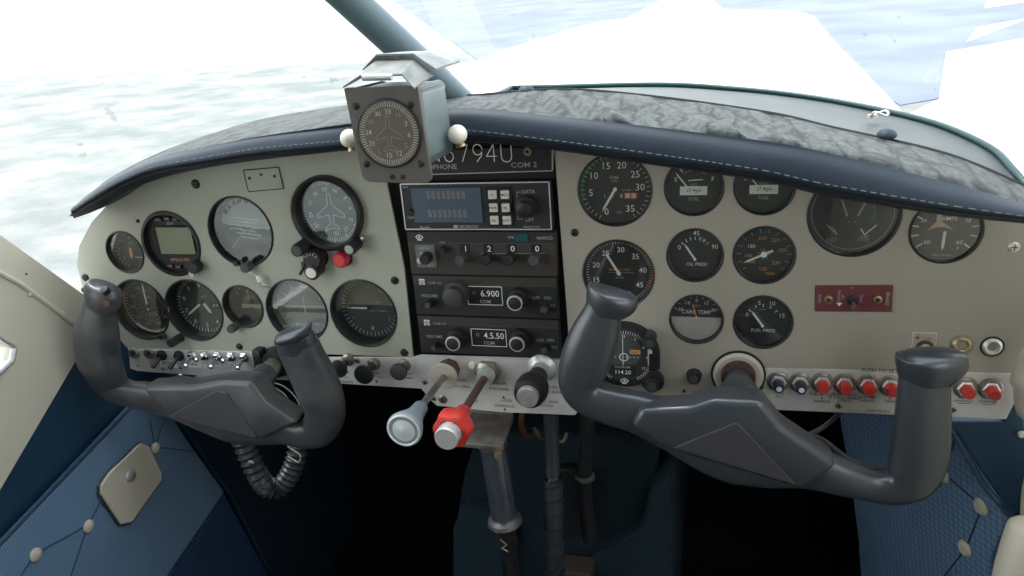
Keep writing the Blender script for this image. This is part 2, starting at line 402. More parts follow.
# ================================================================== PANELS
GC = dict(tach=(.0639, .1153, .0392), man=(.0656, .0200, .0392), fl=(.1466, .1174, .0298), fr=(.2168, .1179, .0298), oil=(.1484, .0429, .0292),
          tmp=(.2191, .0437, .0308), carb=(.1507, -.0312, .0284), fp=(.2208, -.0323, .0302), big=(.3031, .0874, .0432), amp=(.3879, .0704, .0322),
          s1=(-.5872, .0394, .0283), mon=(-.5124, .0515, .0431), att=(-.4058, .0679, .0450), dg=(-.2795, .0919, .0443), asi=(-.5848, -.0426, .0432),
          alt=(-.5, -.0409, .0432), s2=(-.4238, -.0332, .0290), vor1=(-.3458, -.0371, .0428), vor2=(-.2529, -.0373, .0442))
_p = P(625, 353); GC['nav'] = (_p.x, _p.z, .0400)
def out_px(l, Y=0): return [(P(a, b, Y).x, P(a, b, Y).z) for a, b in l]
# flight panel (left)
fpn = thing('instrument_panel', (-.42, 0, .04), 'pale grey-green metal flight instrument panel left of the radio stack', 'instrument panel')
o = plate_holes(out_px([(79, 246), (92, 222), (110, 202), (140, 181), (200, 158), (270, 142), (340, 128), (374, 124), (388, 190), (404, 268), (413, 357), (256, 352), (128, 349), (112, 330), (96, 310), (84, 293), (77, 265)]),
                [GC[k] for k in ('s1', 'mon', 'att', 'dg', 'asi', 'alt', 's2', 'vor1', 'vor2')], .003, PANELG, 'x')
o.o = Vector((-.42, 0, .04)); o.build('panel_sheet', fpn)
for px, py, r in ((195.7, 184, .006), (138, 221, .0026), (85.5, 277.6, .0055), (84, 290, .004), (239.5, 346.5, .0048), (394.8, 280.3, .0052), (404.3, 352.5, .0052)):
    screw_px(fpn, px, py, r, SCREW, Vector((-.42, 0, .04)))
b = MB((-.42, 0, .04)); q = [P(*a) for a in ((244, 170), (279, 167), (284, 188.5), (249, 191.5))]
b.prism([v + Vector((0, 0, 0)) for v in q], (0, -.0012, 0), PANELG, .0004)
for k in range(4):
    a_, c_ = q[k], q[(k + 1) % 4]; line(b, a_.x, a_.z, c_.x, c_.z, .0011, BLKM, -.0013)
for px, py in ((261.5, 174.5), (275, 176), (250, 178)): p = P(px, py); b.lathe((p.x, -.0012, p.z), (0, -1, 0), [(.002, 0), (.0015, .001), (0, .001)], RUST if px > 260 and px < 265 else SCREW, 12)
b.build('cover_plate', fpn)['label'] = 'small riveted cover plate'
# engine panel (right)
epn = thing('instrument_panel', (.25, 0, .02), 'beige-grey metal engine instrument panel right of the radio stack', 'instrument panel')
o = plate_holes(out_px([(552, 128), (650, 140), (760, 158), (900, 188), (990, 206), (1062, 222), (1056, 380), (1005, 374), (758, 367), (757, 409), (590, 398), (573, 396), (566, 300), (556, 170)]),
                [GC[k] for k in ('tach', 'man', 'fl', 'fr', 'oil', 'tmp', 'carb', 'fp', 'big', 'amp')], .003, PANEL, 'x')
o.o = Vector((.25, 0, .02)); o.build('panel_sheet', epn)
for px, py, r, m_ in ((574.7, 232.5, .0045, SCREW), (684, 391, .0018, BLKM), (1014, 247, .0052, SILV)):
    screw_px(epn, px, py, r, m_, Vector((.25, 0, .02)))
b = MB((.25, 0, .02)); c0, c1 = P(587, 396.5), P(716, 404)
b.box(((c0.x + c1.x) / 2, -.001, (c0.z + c1.z) / 2), ((c1 - c0).length, .004, .0035), ALU, .0006, rot=Matrix.Rotation(-math.atan2(c1.z - c0.z, c1.x - c0.x), 3, 'Y'))
b.build('edge_trim', epn)

# switch panel low left, aluminium control strip, breaker strip
def strip(name, pts, label, m, org, bev=.0008, y0=-.001):
    t = thing(name, (org.x, 0, org.z), label, 'panel'); b = MB(t.location)
    b.prism([P(a, c) + Vector((0, y0, 0)) for a, c in pts], (0, .0025, 0), m, bev); b.build('panel_sheet', t); return t
sw = strip('switchboard', [(129, 348.5), (257, 351.5), (252, 379), (231, 377.5), (138, 370.5), (131, 368)], 'narrow grey switch panel low under the flight instruments with a row of toggles', ALU, P(190, 362), y0=-.002)
for px, py, r, m_ in ((139, 365, .003, STEEL), (164, 368.5, .0038, STEEL), (181.5, 367.5, .0042, STEEL)): screw_px(sw, px, py, r, m_, sw.location)
b = MB(sw.location)
for x0, x1, y, h in ((160, 177, 363.5, 7), (186, 202, 364, 6), (203, 207, 366, 5), (213, 226, 364, 3.5), (229, 240, 364.5, 3.5)):
    a_, c_ = P(x0, y, -.0032), P(x1, y + 1, -.0032); k = h * mpp(x0, y) / 2
    rect(b, a_.x, a_.z - k, c_.x, c_.z + k, PAPER, -.0032)
for s, px, py in (('PITOT', 168, 363.5), ('NAV', 193, 364), ('LAND', 219, 364), ('BCN', 234, 365)): b.text_px(s, px, py, 3, BLKM, -.0034)
b.build('label_tape', sw)
ctl = strip('lever_console', [(258, 352), (324, 357), (413, 357), (421, 354.5), (560, 358.5), (573, 375), (574, 397), (589, 398), (575, 415), (500, 412), (437, 405.6), (429, 398), (421.6, 388.5), (333, 383), (254, 378)],
            'worn aluminium control strip carrying the throttle, propeller and mixture knobs', ALU, P(450, 380))
for px, py, r, m_ in ((357.5, 360, .0045, BRASS), (425, 381.5, .0042, STEEL), (278, 373, .0042, BRASS), (443, 399, .0065, STEEL), (434, 398, .004, STEEL)): screw_px(ctl, px, py, r, m_, ctl.location)
b = MB(ctl.location)
for s, px, py, h in (('ALT AIR', 343, 372, 2.4), ('PULL', 345, 377, 2.4), ('PARKING BRAKE', 340, 381.3, 2.4), ('CABIN', 375, 373, 2.4), ('HEAT PULL', 376, 376.8, 2.4), ('VENT', 408, 374, 2.2), ('CABIN', 408, 378, 2.2),
                     ('COWL FLAP', 457, 380, 2.4), ('PULL TO OPEN', 458, 386.5, 2.4), ('PROPELLER', 497, 383, 2.4), ('PUSH INCR', 499, 389, 2.6), ('CARB', 473, 401, 2.4), ('MIXTURE', 549, 387, 2.6), ('PUSH RICH', 551, 392, 2.6), ('FULL LEAN', 548, 401.5, 2.6), ('FRICTION', 545, 405.5, 2.4), ('LOCK', 507, 400.5, 2.6), ('HYDRAULIC', 505, 406, 2.4)):
    b.text_px(s, px, py, h, BLKM, -.0013)
p = P(504, 398, 0)
for px, py, s_ in ((504, 398, 1), (377, 380, -1), (505, 410, 1)):
    p = P(px, py); b.add([(p.x - .002, -.0013, p.z), (p.x + .002, -.0013, p.z), (p.x, -.0013, p.z + .004 * s_)], [(0, 1, 2)], BLKM)
b.build('lettering', ctl)
brk = strip('breaker_panel', [(757.5, 367.5), (1003, 373), (1022, 373), (1018, 395), (1006, 419), (757, 409)], 'aluminium circuit breaker strip along the bottom of the right panel', ALU, P(880, 392))
for px, py, r, m_ in ((760.8, 386.6, .0042, STEEL), (839, 405, .0045, BRASS), (953, 409, .004, STEEL)): screw_px(brk, px, py, r, m_, brk.location)
b = MB(brk.location)
for s, px, py, h in (('PUSH TO SET', 880, 370.5, 3.6), ('FIELD', 779, 393, 2.6), ('ALT', 779, 396.5, 2.6), ('GEN', 801, 393.5, 2.6), ('FUEL BOOST', 822, 394.5, 2.7), ('&', 822, 398, 2.5), ('RADIOS', 822, 401.3, 2.7),
                     ('TURN INDIC', 844.5, 394.7, 2.6), ('& STALL WARN', 844.5, 397.8, 2.6), ('LIGHTS', 844.5, 400.6, 2.6), ('INST', 867.5, 393.5, 2.5), ('& DOME', 867.5, 397, 2.5), ('LIGHTS', 867.5, 400.7, 2.5), ('FLAP', 890, 395, 2.5), ('&', 890, 398, 2.5), ('GEAR', 890, 401.5, 2.5),
                     ('ELEC', 963, 397.5, 2.5), ('LANDING', 963, 401, 2.5), ('PITOT', 988, 398, 2.5), ('STARTER', 988, 401.8, 2.5), ('LIGHT PLUGS', 878, 411, 2.2)):
    b.text_px(s, px, py, h, BLKM, -.0013)
for x0, x1, y in ((957, 970, 403), (981, 995, 403.8)):
    a_, c_ = P(x0, y), P(x1, y); line(b, a_.x, a_.z, c_.x, c_.z, .0006, BLKM, -.0013)
b.build('lettering', brk)

# breakers
def breaker(px, py, m, label, rot=0, L=.014, r=.0061):
    p = P(px, py - 4); t = thing('circuit_breaker', (p.x, -.001, p.z), label, 'circuit breaker', 'push-button breakers on the right strip')
    b = MB(); b.lathe_closed((0, 0, 0), (0, -1, 0), [(.0075, 0), (.0078, .0025), (.0095, .0028), (.0118, .0015), (.0122, 0)], STEEL, 28)
    b.lathe((0, 0, 0), (0, -1, 0), [(.0086, 0), (.0086, .0045), (.0076, .0055), (.006, .0055)], SILV, 6, False); b.build('collar', t)
    b = MB(); knob(b, (0, -.003, 0), r, L, m); b.build('button', t); return t
for px, py, m_, l in ((822, 386, KNOBR, 'red push breaker above the fuel lettering, leftmost red one'), (844, 387, KNOBR, 'second red push breaker from the left, above a brass screw'),
                      (867.6, 388, KNOBR, 'third red push breaker from the left on the lower right strip'), (890, 389, KNOBR, 'red push breaker just left of the right yoke horn'),
                      (965, 391, KNOBR, 'red push breaker just right of the right yoke horn'), (990, 392, KNOBR, 'rightmost red push breaker beside the cream door post')):
    breaker(px, py, m_, l)
for px, py, l in ((778, 385, 'black-tipped round switch beside the right yoke shaft'), (800, 386, 'black-tipped round switch left of the first red breaker')):
    t = breaker(px, py, BLUEB, l, L=.016, r=.0056); t.name = 'push_switch'; t['category'] = 'switch'; t['group'] = 'black push switches on the right strip'
    b = MB(); b.lathe((0, -.0175, 0), (0, -1, 0), [(.0032, 0), (.003, .0018), (0, .0018)], WHT, 12); b.build('tip_mark', t)

# toggle switches low left
def toggle(px, py, label, m, dx, dz, kindn='toggle_switch'):
    p = P(px, py); t = thing(kindn, (p.x, -.003, p.z), label, 'switch', 'toggle switches on the low left panel')
    b = MB(); b.lathe((0, 0, 0), (0, -1, 0), [(.0075, 0), (.0075, .0025), (.0055, .003), (.0055, .006), (.004, .0065)], m, 6 if m is not BLK else 20, False); b.build('nut', t)
    b = MB(); e = Vector((dx, -.017, dz)); b.tube([(0, -.004, 0), e * .5, e], [.0018, .0024, .0034], CHROME if m is not BLK else BLK, 12)
    b.lathe(e, e, [(.0034, -.0005), (.003, .0018), (0, .0026)], CHROME if m is not BLK else BLK, 12); b.build('lever', t); return t
ordn = ('leftmost', 'second', 'middle', 'fourth', 'rightmost')
for i, px in enumerate((194.7, 206.5, 219.6, 233, 246)): toggle(px, 354 + i * .5, ordn[i] + ' of the five chrome toggle switches on the low left panel', CHROME, -.001, -.008 if i % 2 == 0 else .002)
toggle(164, 354, 'black toggle switch left of the other black one on the low left panel', BLK, -.004, -.010)
toggle(181, 354.5, 'black toggle switch just left of the chrome toggle row', BLK, -.004, -.010)
for px, l in ((136, 'round steel jack at the far left end of the switch panel'), (151, 'round steel jack second from the left on the switch panel')):
    p = P(px, 352); t = thing('audio_jack', (p.x, -.003, p.z), l, 'jack', 'steel jacks at the left end of the switch panel')
    b = MB(); b.lathe_closed((0, 0, 0), (0, -1, 0), [(.0035, 0), (.0035, .004), (.007, .004), (.0085, 0)], STEEL, 6 + 14); b.disk((0, -.0008, 0), .0036, BLKM, 16); b.build('bushing', t)

# push-pull knobs on the control strip
def pull(px, py, L, r, label, m, tilt=(0, -1, 0)):
    p = P(px, py); t = thing('pull_knob', (p.x, -.001, p.z), label, 'knob', 'small push-pull knobs on the control strip')
    b = MB(); b.lathe((0, 0, 0), tilt, [(.0085, 0), (.0085, .003), (.006, .004), (.006, .008)], STEEL, 20); b.build('collar', t)
    b = MB(); b.lathe((0, 0, 0), tilt, [(.0035, .004), (.0035, L - .008)], BLK, 14); b.build('shaft', t)
    b = MB(); b.lathe((0, 0, 0), tilt, [(.0045, L - .012), (r * .75, L - .008), (r, L - .003), (r * .97, L), (r * .8, L + .001), (0, L + .0012)], m, 28); b.build('knob', t)
pull(349, 359, .030, .0118, 'black push-pull knob half hidden behind the left yoke grip', BLK)
pull(375, 363, .034, .0128, 'black push-pull knob in the middle of the three left of the throttle', BLK)
pull(405, 364.5, .022, .0112, 'brown-black push-pull knob nearest the grey throttle', mat('brown_black', (.05, .04, .035), .55))

# engine levers
def engine_control(px, py, Y, label, cat_): 
    p = P(px, py); return thing('engine_control', (p.x, 0, p.z), label, cat_, 'engine control levers'), p
t, p = engine_control(450, 368, 0, 'grey round throttle knob on a steel rod, pulled out left of the red one', 'throttle')
b = MB(); b.lathe((0, 0, 0), (0, -1, 0), [(.014, 0), (.014, .008), (.0125, .009), (.0125, .018)], RUST, 8, False); b.build('nut', t)
b = MB(); b.lathe((0, 0, 0), (0, -1, 0), [(.0162, .020), (.0172, .0215), (.0172, .0235), (.0162, .0245), (.0052, .0245)], mat('aged_collar', (.50, .46, .38), .45, .3), 36); b.build('locking_disk', t)
b = MB(); b.lathe((0, 0, 0), (0, -1, 0), [(.0042, .01), (.0042, .115)], STEEL, 16); b.build('rod', t)
b = MB(); b.lathe((0, 0, 0), (0, -1, 0), [(k_, h_ + .031) for k_, h_ in [(.0075, .068), (.0085, .070), (.0100, .088), (.0140, .100), (.0180, .110), (.0198, .116), (.0198, .119), (.0190, .121)]], KNOBG, 40); kb = b.build('knob', t)
b = MB(); b.lathe((0, 0, 0), (0, -1, 0), [(k_, h_ + .031) for k_, h_ in [(.0190, .1195), (.0190, .1212), (.0172, .1218), (.0162, .1208), (.006, .1214), (.004, .1222), (0, .1222)]], mat('worn_silver_face', (.70, .73, .73), .4, .3, var=(120, .6, (.75, .76, .76))), 40); b.build('knob_face', kb)
t, p = engine_control(489, 371, 0, 'red propeller control knob with a bare metal end on a dark rod', 'propeller control')
b = MB(); b.lathe((0, 0, 0), (0, -1, 0), [(.0165, 0), (.0165, .009), (.015, .010)], STEEL, 6, False)
b.lathe((0, 0, 0), (0, -1, 0), [(.011, .01), (.011, .016), (.0098, .0175), (.0098, .022), (.005, .022)], SILV, 28); b.build('nut', t)
b = MB(); b.lathe((0, 0, 0), (0, -1, 0), [(.0048, .015), (.0048, .120)], RUST, 16); b.build('rod', t)
b = MB(); n = 36; vs = []; fs = []
prof = [(.0068, .072), (.0092, .074), (.0105, .086), (.0165, .094), (.0212, .103), (.0215, .113), (.0190, .119), (.0145, .120)]
for r, h in [(r_ * .95, h_ + .027) for r_, h_ in prof]:
    for i in range(n):
        a = 2 * PI * i / n; k = 1 + (.075 * math.cos(6 * a) if r > .012 else 0); vs.append((r * k * math.cos(a), -h, r * k * math.sin(a)))
for j in range(len(prof) - 1):
    for i in range(n): fs.append((j * n + i, j * n + (i + 1) % n, (j + 1) * n + (i + 1) % n, (j + 1) * n + i))
b.add(vs, fs, KNOBR, True); kb = b.build('knob', t)
b = MB(); b.lathe((0, 0, 0), (0, -1, 0), [(.0128, .142), (.0130, .159), (.0122, .1605), (0, .1605)], SILV, 36); b.build('knob_end', kb)['label'] = 'bare metal knob end'
t, p = engine_control(543, 366, 0, 'black mixture knob with a grey end, pushed in, rightmost engine control', 'mixture control')
b = MB(); b.lathe((0, 0, 0), (0, -1, 0), [(.0175, 0), (.0175, .007), (.016, .008), (.0135, .012), (.0115, .013), (.0115, .026)], SILV, 30); b.build('nut', t)
b = MB(); b.lathe((0, 0, 0), (0, -1, 0), [(.009, .02), (.0115, .026), (.0115, .034), (.0145, .044), (.0185, .052), (.0195, .062), (.0172, .073), (.012, .075)], BLK, 8 + 16); kb = b.build('knob', t)
b = MB(); b.lathe((0, 0, 0), (0, -1, 0), [(.0122, .068), (.0125, .080), (.0115, .0815), (0, .0818)], mat('grey_knob_end', (.40, .41, .41), .4, .5, var=(150, .7, (.6, .56, .5))), 32); b.build('knob_end', kb)
p = P(472.6, 365); t = thing('push_button', (p.x, -.001, p.z), 'small ivory push button between throttle and propeller nuts', 'button')
b = MB(); b.lathe((0, 0, 0), (0, -1, 0), [(.0048, 0), (.0048, .002), (.0038, .004), (0, .005)], IVORY, 20); b.build('cap', t)

# ================================================================== GAUGES right panel
def xz(k): return GC[k][:2]
EG = 'engine gauges on the right panel'
g, d, y = gauge('tachometer', 'large tachometer numbered 5 to 35, top left of the right panel', cxz=xz('tach'), r=GC['tach'][2], group=EG)
for s_, a_ in zip(['0', '5', '10', '15', '20', '25', '30', '35'], (202, 262, 304, 341, 376, 414, 446, 504)): x_, z_ = pol(.0268, a_); d.text(s_, x_, z_, .0074, WHT, y - .0003)
arc(d, .0360, .0375, 212 + 40, 212 + 165 - 10, GRN, y); ticks(d, .0335, .0378, 209, 506, 36, .0006, WHT, y); ticks(d, .0335, .0365, 255, 350, 14, .0008, GRN, y)
d.text('RPM', -.001, .0125, .0036, DIM, y); d.text('x100', -.001, .0085, .0026, DIM, y)
d.text('HOURS', .012, -.0015, .0020, DIM, y)
rect(d, -.014, -.0105, .0240, -.0045, DIAL, y - .0001)
d.text('1', -.0115, -.0075, .0045, DIM, y - .0003); d.text('1', -.0025, -.0075, .0045, DIM, y - .0003); d.text('0', .0065, -.0075, .0045, WHT, y - .0003)
for k, s in ((.0130, '9'), (.0197, '2')): rect(d, k - .003, -.0105, k + .003, -.0045, ORG, y - .0003); d.text(s, k, -.0075, .0042, WHT, y - .0005)
d.text('AC', .004, -.026, .003, DIM, y); d.build('dial', g); needle(g, 211, .0285, .002, .0022, y - .0015, hub=.002, hubm=WHT)
g, d, y = gauge('manifold_gauge', 'large manifold and fuel flow gauge with red arc, below the tachometer', cxz=xz('man'), r=GC['man'][2], group=EG)
nums(d, ['10', '15', '20', '25', '30', '35', '40', '45', '50'], .0268, -148, 160, .0062, WHT, y)
ticks(d, .0335, .0372, -130, 150, 57, .00055, WHT, y); ticks(d, .0335, .0378, 10, 118, 24, .0008, RED, y); arc(d, .0365, .0382, 15, 118, RED, y)
d.text('MANIFOLD PRESS', .001, .0035, .0022, ORG, y); ticks(d, .006, .012, 90, 270, 2, .0006, DIM, y); line(d, -.012, 0, .017, 0, .0005, DIM, y); d.text('IN HG', .001, -.006, .0025, DIM, y)
d.build('dial', g); needle(g, -31, .0270, .003, .0022, y - .0015, hub=.0022, hubm=WHT)
def fuel(k, lab, top):
    g, d, y = gauge('fuel_gauge', lab, cxz=xz(k), r=GC[k][2], depth=.005, group=EG)
    d.text('E', -.0185, .0075, .0046, WHT, y); d.text('F', .0190, .0075, .0046, WHT, y)
    ticks(d, .0190, .0240, -38, 38, 5, .0012, WHT, y); arc(d, .0165, .0172, -40, 40, DIM, y)
    line(d, -.006, .006, .009, .007, .0012, WHT, y); d.text(top, 0, .0015, .0026, DIM, y)
    rect(d, -.0145, -.0095, .0135, .0000, PAPER, y - .0003); d.text('27.4gal', -.0005, -.0046, .0050, BLKM, y - .0005)
    d.text('FUEL', 0, -.0135, .0035, DIM, y); d.text('+', -.016, -.0105, .002, DIM, y); d.text('+', .0165, -.0105, .002, DIM, y)
    d.build('dial', g); needle(g, -38, .0165 + .004, .0, .0012, y - .0012, hub=.0012, x=-.0065, z=-.001, hubm=WHT)
fuel('fl', 'fuel gauge with a white 27.4gal label, beside the tachometer', 'LEFT')
fuel('fr', 'fuel gauge with a white 27.4gal label, farther right, next to the big dual gauge', 'RIGHT')
g, d, y = gauge('oil_pressure_gauge', 'oil pressure gauge marked 0, 45 and 90, right of the manifold gauge', cxz=xz('oil'), r=GC['oil'][2], depth=.005, group=EG)
d.text('0', -.0165, .0075, .0050, WHT, y); d.text('45', .001, .0235, .0050, WHT, y); d.text('90', .0205, .0085, .0050, WHT, y); ticks(d, .0160, .0195, -48, 48, 7, .0009, WHT, y - .0001)
arc(d, .0190, .0200, 10, 35, GRN, y); ticks(d, .0150, .0190, 44, 47, 2, .001, RED, y - .0002); d.text('100', .0085, .0150, .0030, DIM, y)
d.text('OIL PRESS', .002, -.0115, .0036, WHT, y); d.build('dial', g); needle(g, -33, .0210, 0, .0018, y - .0012, hub=.0015, z=-.0055, hubm=WHT)
g, d, y = gauge('temperature_gauge', 'round temperature gauge with a long white pointer, below the right fuel gauge', cxz=xz('tmp'), r=GC['tmp'][2], depth=.005, group=EG)
for s, x_, z_, m_ in (('180', -.0125, .0085, WHT), ('210', -.002, .0175, ORG), ('220', .0110, .0155, ORG), ('250', .0185, .0045, ORG), ('230', .0125, -.0095, ORG), ('100', -.0125, -.0085, ORG), ('140', -.0155, -.002, DIM), ('120', 0, -.0165, ORG)):
    d.text(s, x_, z_, .0040, m_, y)
ticks(d, .023, .0275, -130, 130, 14, .0006, DIM, y); ticks(d, .0035, .0065, 0, 330, 8, .0007, DIM, y); d.text('TEMP', .007, -.022, .003, ORG, y)
d.build('dial', g); needle(g, 245, .0225, .010, .0018, y - .0012, hub=.0032, hubm=WHT)
g, d, y = gauge('carburettor_gauge', 'carburettor temperature gauge with a pinkish placard over its lower half', cxz=xz('carb'), r=GC['carb'][2], depth=.005, group=EG)
nums(d, ['-30', '-15', '0', '15', '30'], .0205, -62, 62, .0038, WHT, y); ticks(d, .0235, .0265, -65, 65, 9, .0007, WHT, y); arc(d, .0145, .0152, -20, 20, ORG, y)
d.text('CARB TEMP', 0, .0068, .0046, WHT, y, .95); d.text('C', .000, .0135, .0026, ORG, y)
vs = [(.0272 * math.cos(a), y - .0002, .0008 + .0272 * math.sin(a)) for a in [PI + PI * i / 30 for i in range(31)]]
d.add([(v[0], v[1], max(v[2], -.0268)) for v in vs], [tuple(range(31))], PINKW)
for k in range(7): d.text('AVOID ICE RANGE ' if k % 2 else 'CARB HEAT CHART', 0, -.0035 - k * .0029, .0013, DIM, y - .0004)
d.build('dial', g); needle(g, -16, .0165, 0, .0010, y - .0012, hub=.001, z=.0015, hubm=WHT, m=ORG)
g, d, y = gauge('fuel_pressure_gauge', 'fuel pressure gauge marked 0 to 15 above the right yoke shaft', cxz=xz('fp'), r=GC['fp'][2], depth=.005, group=EG)
d.text('0', -.0165, .0065, .0048, WHT, y); d.text('5', -.004, .0205, .0048, WHT, y); d.text('10', .0095, .0205, .0048, WHT, y); d.text('15', .0200, .0065, .0048, WHT, y)
ticks(d, .0160, .0195, -50, 50, 5, .0010, WHT, y - .0001); arc(d, .0130, .0136, -20, 10, DIM, y); d.text('FUEL PRESS', .001, -.0115, .0036, WHT, y)
d.build('dial', g); needle(g, -35, .0205, 0, .0018, y - .0012, hub=.0015, z=-.0055, hubm=WHT)
g, d, y = gauge('dual_gauge', 'largest gauge on the right panel, dark double-scale dial with bright reflection', cxz=xz('big'), r=GC['big'][2], depth=.009, group=EG)
arc(d, .0385, .0392, 0, 360, DIM, y, 60)
for s in (-1, 1):
    line(d, s * .0235, -.0130, s * .013, -.0235, .0013, DIM if s < 0 else WHT, y); line(d, s * .013 - .004, -.017, s * .013, -.0235, .0013, DIM if s < 0 else WHT, y)
    d.disk((s * .0250, y, .0045), .0045, BLKM, 20)
d.text('L', -.018, -.0155, .003, DIM, y); d.text('EGT', -.0175, -.0290, .0040, DIM, y); d.text('CHT', .0125, -.0290, .0040, DIM, y); d.text('TEMP', .0125, -.0255, .0028, DIM, y)
arc(d, .024, .0255, -30, 25, YEL, y); arc(d, .0205, .0212, 20, 120, GRN, y)
d.build('dial', g); needle(g, -20, .022, .004, .0016, y - .0015, x=-.004, z=-.006, m=DIM); needle(g, 22, .022, .004, .0016, y - .0015, x=.004, z=-.006, m=DIM)
g, d, y = gauge('ammeter', 'ammeter marked 30 and 60 either side, partly under the glareshield at far right', cxz=xz('amp'), r=GC['amp'][2], depth=.005, group=EG)
for s in (-1, 1):
    d.text('30', s * .0195, .0095, .0040, WHT, y); d.text('60', s * .0145, -.0125, .0044, WHT, y)
    for a in (62, 82, 103, 127): ticks(d, .0235, .0300, s * a, s * a, 1, .0014, WHT, y)
d.text('AMPS', .003, .0115, .0042, WHT, y); d.text('-', -.0125, -.0180, .003, WHT, y); d.text('+', .0135, -.0185, .0040, WHT, y); d.text('MADE IN USA', 0, -.0260, .0020, DIM, y)
d.add([(-.0155, y - .0006, -.0005), (-.0085, y - .0006, .0085), (-.0085, y - .0006, .0190), (-.0045, y - .0006, .0190), (-.0035, y - .0006, .0085), (.0085, y - .0006, -.0005), (0, y - .0006, .0030), (-.008, y - .0006, .0030)], [(0, 1, 4, 7), (1, 2, 3, 4), (7, 4, 6), (4, 5, 6)], mat('peach_mark', (.62, .42, .28), .6))
d.build('dial', g); needle(g, 182, .0185, .001, .0022, y - .0012, hub=.0005, hubm=WHT, z=-.002)

# nav indicator low left of right panel
x, z = xz('nav'); g = thing('course_indicator', (x, 0, z), 'black course deviation indicator with cross hairs behind the right yoke left horn', 'gauge', EG)
b = MB(); b.lathe((0, 0, 0), (0, -1, 0), [(.040, -.03), (.040, .006), (.0385, .009), (.036, .0095)], BLK, 48)
b.box((0, -.004, 0), (.062, .010, .062), BLK, .010, 4); b.build('case', g)
d = MB(); y = -.0106; d.disk((0, y + .0004, .002), .0335, DIAL, 48); d.disk((-.001, y - .0002, .008), .0215, DGREY, 40)
line(d, -.001, -.010, -.001, .024, .0007, WHT, y - .0007); arc(d, .0042, .0052, 0, 360, WHT, y - .0007, 24)
for k in range(-4, 5):
    if k: d.disk((-.001 + k * .0042, y - .0006, .0), .0006, WHT, 8)
ticks(d, .0285, .0325, -150, 150, 61, .0005, WHT, y - .0003)
nums(d, ['24', '27', '30', '33', 'N', '3', '6', '9', '12'], .0258, -120, 120, .0030, WHT, y - .0003)
rect(d, .007, .0045, .0185, .0095, ORG, y - .0006); d.text('NAV', .0125, .007, .003, BLKM, y - .0008)
rect(d, -.016, -.0235, .013, -.0095, BLKM, y - .0006); d.text('TO-FROM', -.002, -.0125, .0028, DIM, y - .0008); d.text('114.20', -.001, -.0190, .0050, WHT, y - .0008)
rect(d, .027, -.008, .032, .010, PINKW, y - .001)
# manufacturer's eye mark
def eye(mb, x, z, h, m, y, box=None):
    if box: rect(mb, x - h * .75, z - h * .75, x + h * .75, z + h * .75, box, y + .0001)
    n = 12; o_ = [(-h * .7 + h * 1.4 * i / n, h * .42 * math.sin(PI * i / n)) for i in range(n + 1)]
    for s in (1, -1):
        for i in range(n): line(mb, x + o_[i][0], z + s * o_[i][1], x + o_[i + 1][0], z + s * o_[i + 1][1], h * .16, m, y)
    vs = [(x + h * .2 * math.cos(a), y, z + h * .2 * math.sin(a)) for a in [2 * PI * i / 10 for i in range(10)]]; mb.add(vs, [tuple(range(10))], m)
    rect(mb, x - h * .45, z - h * .62, x + h * .45, z - h * .50, m, y)
eye(d, 0, -.0300, .0065, WHT, y - .0008); d.build('dial', g)
b = MB(); knob(b, (.030, -.006, .026), .0075, .022, BLK, cap=DGREY, d=(.0, -1, .0)); b.build('knob', g)
b = MB(); b.lathe((.032, -.004, -.030), (0, -1, 0), [(.013, 0), (.013, .006), (.010, .007)], BLK, 28); knob(b, (.032, -.011, -.030), .0085, .012, BLK, cap=DGREY); b.build('knob', g)
b = MB(); knob(b, (-.031, -.004, -.030), .0085, .014, BLK, cap=DGREY); b.build('knob', g)
b = MB(); b.box((.034, -.006, -.004), (.012, .012, .020), BLK, .001); b.build('side_block', g)

# ================================================================== GAUGES left panel
FG = 'flight instruments on the left panel'
DL = .020
def fgauge(n, l, k, depth=DL, **kw): return gauge(n, l, cxz=xz(k), r=GC[k][2], depth=depth, group=FG, **kw)
g, d, y = fgauge('vacuum_gauge', 'smallest round gauge at the far top left of the flight panel', 's1', .011)
ticks(d, .021, .0255, 200, 470, 22, .0007, DIM, y); nums(d, ['0', '2', '4', '6', '8'], .0170, 230, 410, .0036, DIM, y); d.text('VAC', .002, .009, .003, DIM, y)
arc(d, .0195, .0205, 250, 330, GRN, y); line(d, .004, -.0105, .023, -.0105, .0018, DIM, y); d.build('dial', g); needle(g, 185, .018, .0, .0028, y - .0015, m=ORG, x=.002, z=.006)
# engine monitor with LCD
g, d, y = fgauge('engine_monitor', 'round black monitor with an olive LCD screen and small buttons', 'mon', .006, glass=False)
d.text('EDM', .001, .0255, .0034, DIM, y); d.text('APOLLO GPS', .004, -.0235, .0040, ORG, y - .0002, .9)
for k in range(3): rect(d, -.0290 + k * .0, 0, -.0290, 0, DIM, y)
d.build('dial', g)
b = MB(); b.lathe_closed((0, 0, 0), (0, -1, 0), [(.0425, -.004), (.0395, -.0045), (.0395, .002), (.0425, .002)], BLK, 56); b.build('bezel', g)
b = MB(); b.box((.004, y - .0005, .003), (.058, .003, .040), BLKM, .0012); sf_ = b.build('screen_frame', g)
b = MB(); b.box((.006, y - .0025, .003), (.053, .0012, .036), LCD, .0003); b.build('screen', sf_)
for i, (x_, z_) in enumerate(((-.013, .0315), (.0, .0325), (.0125, .0315), (-.011, -.0315), (.0015, -.0325), (.0135, -.0315))):
    b = MB(); b.box((x_, y - .002, z_), (.0095, .003, .0060), BLK, .0008); b.text(('NEXT', 'ON', 'LF', 'STEP', 'ENT', '+')[i], x_, z_, .0025, DIM, y - .0037); b.build('button', g)
b = MB(); kp = Vector((.036, -.002, -.028)); knob(b, kp, .0085, .013, BLK); b.build('knob', g)
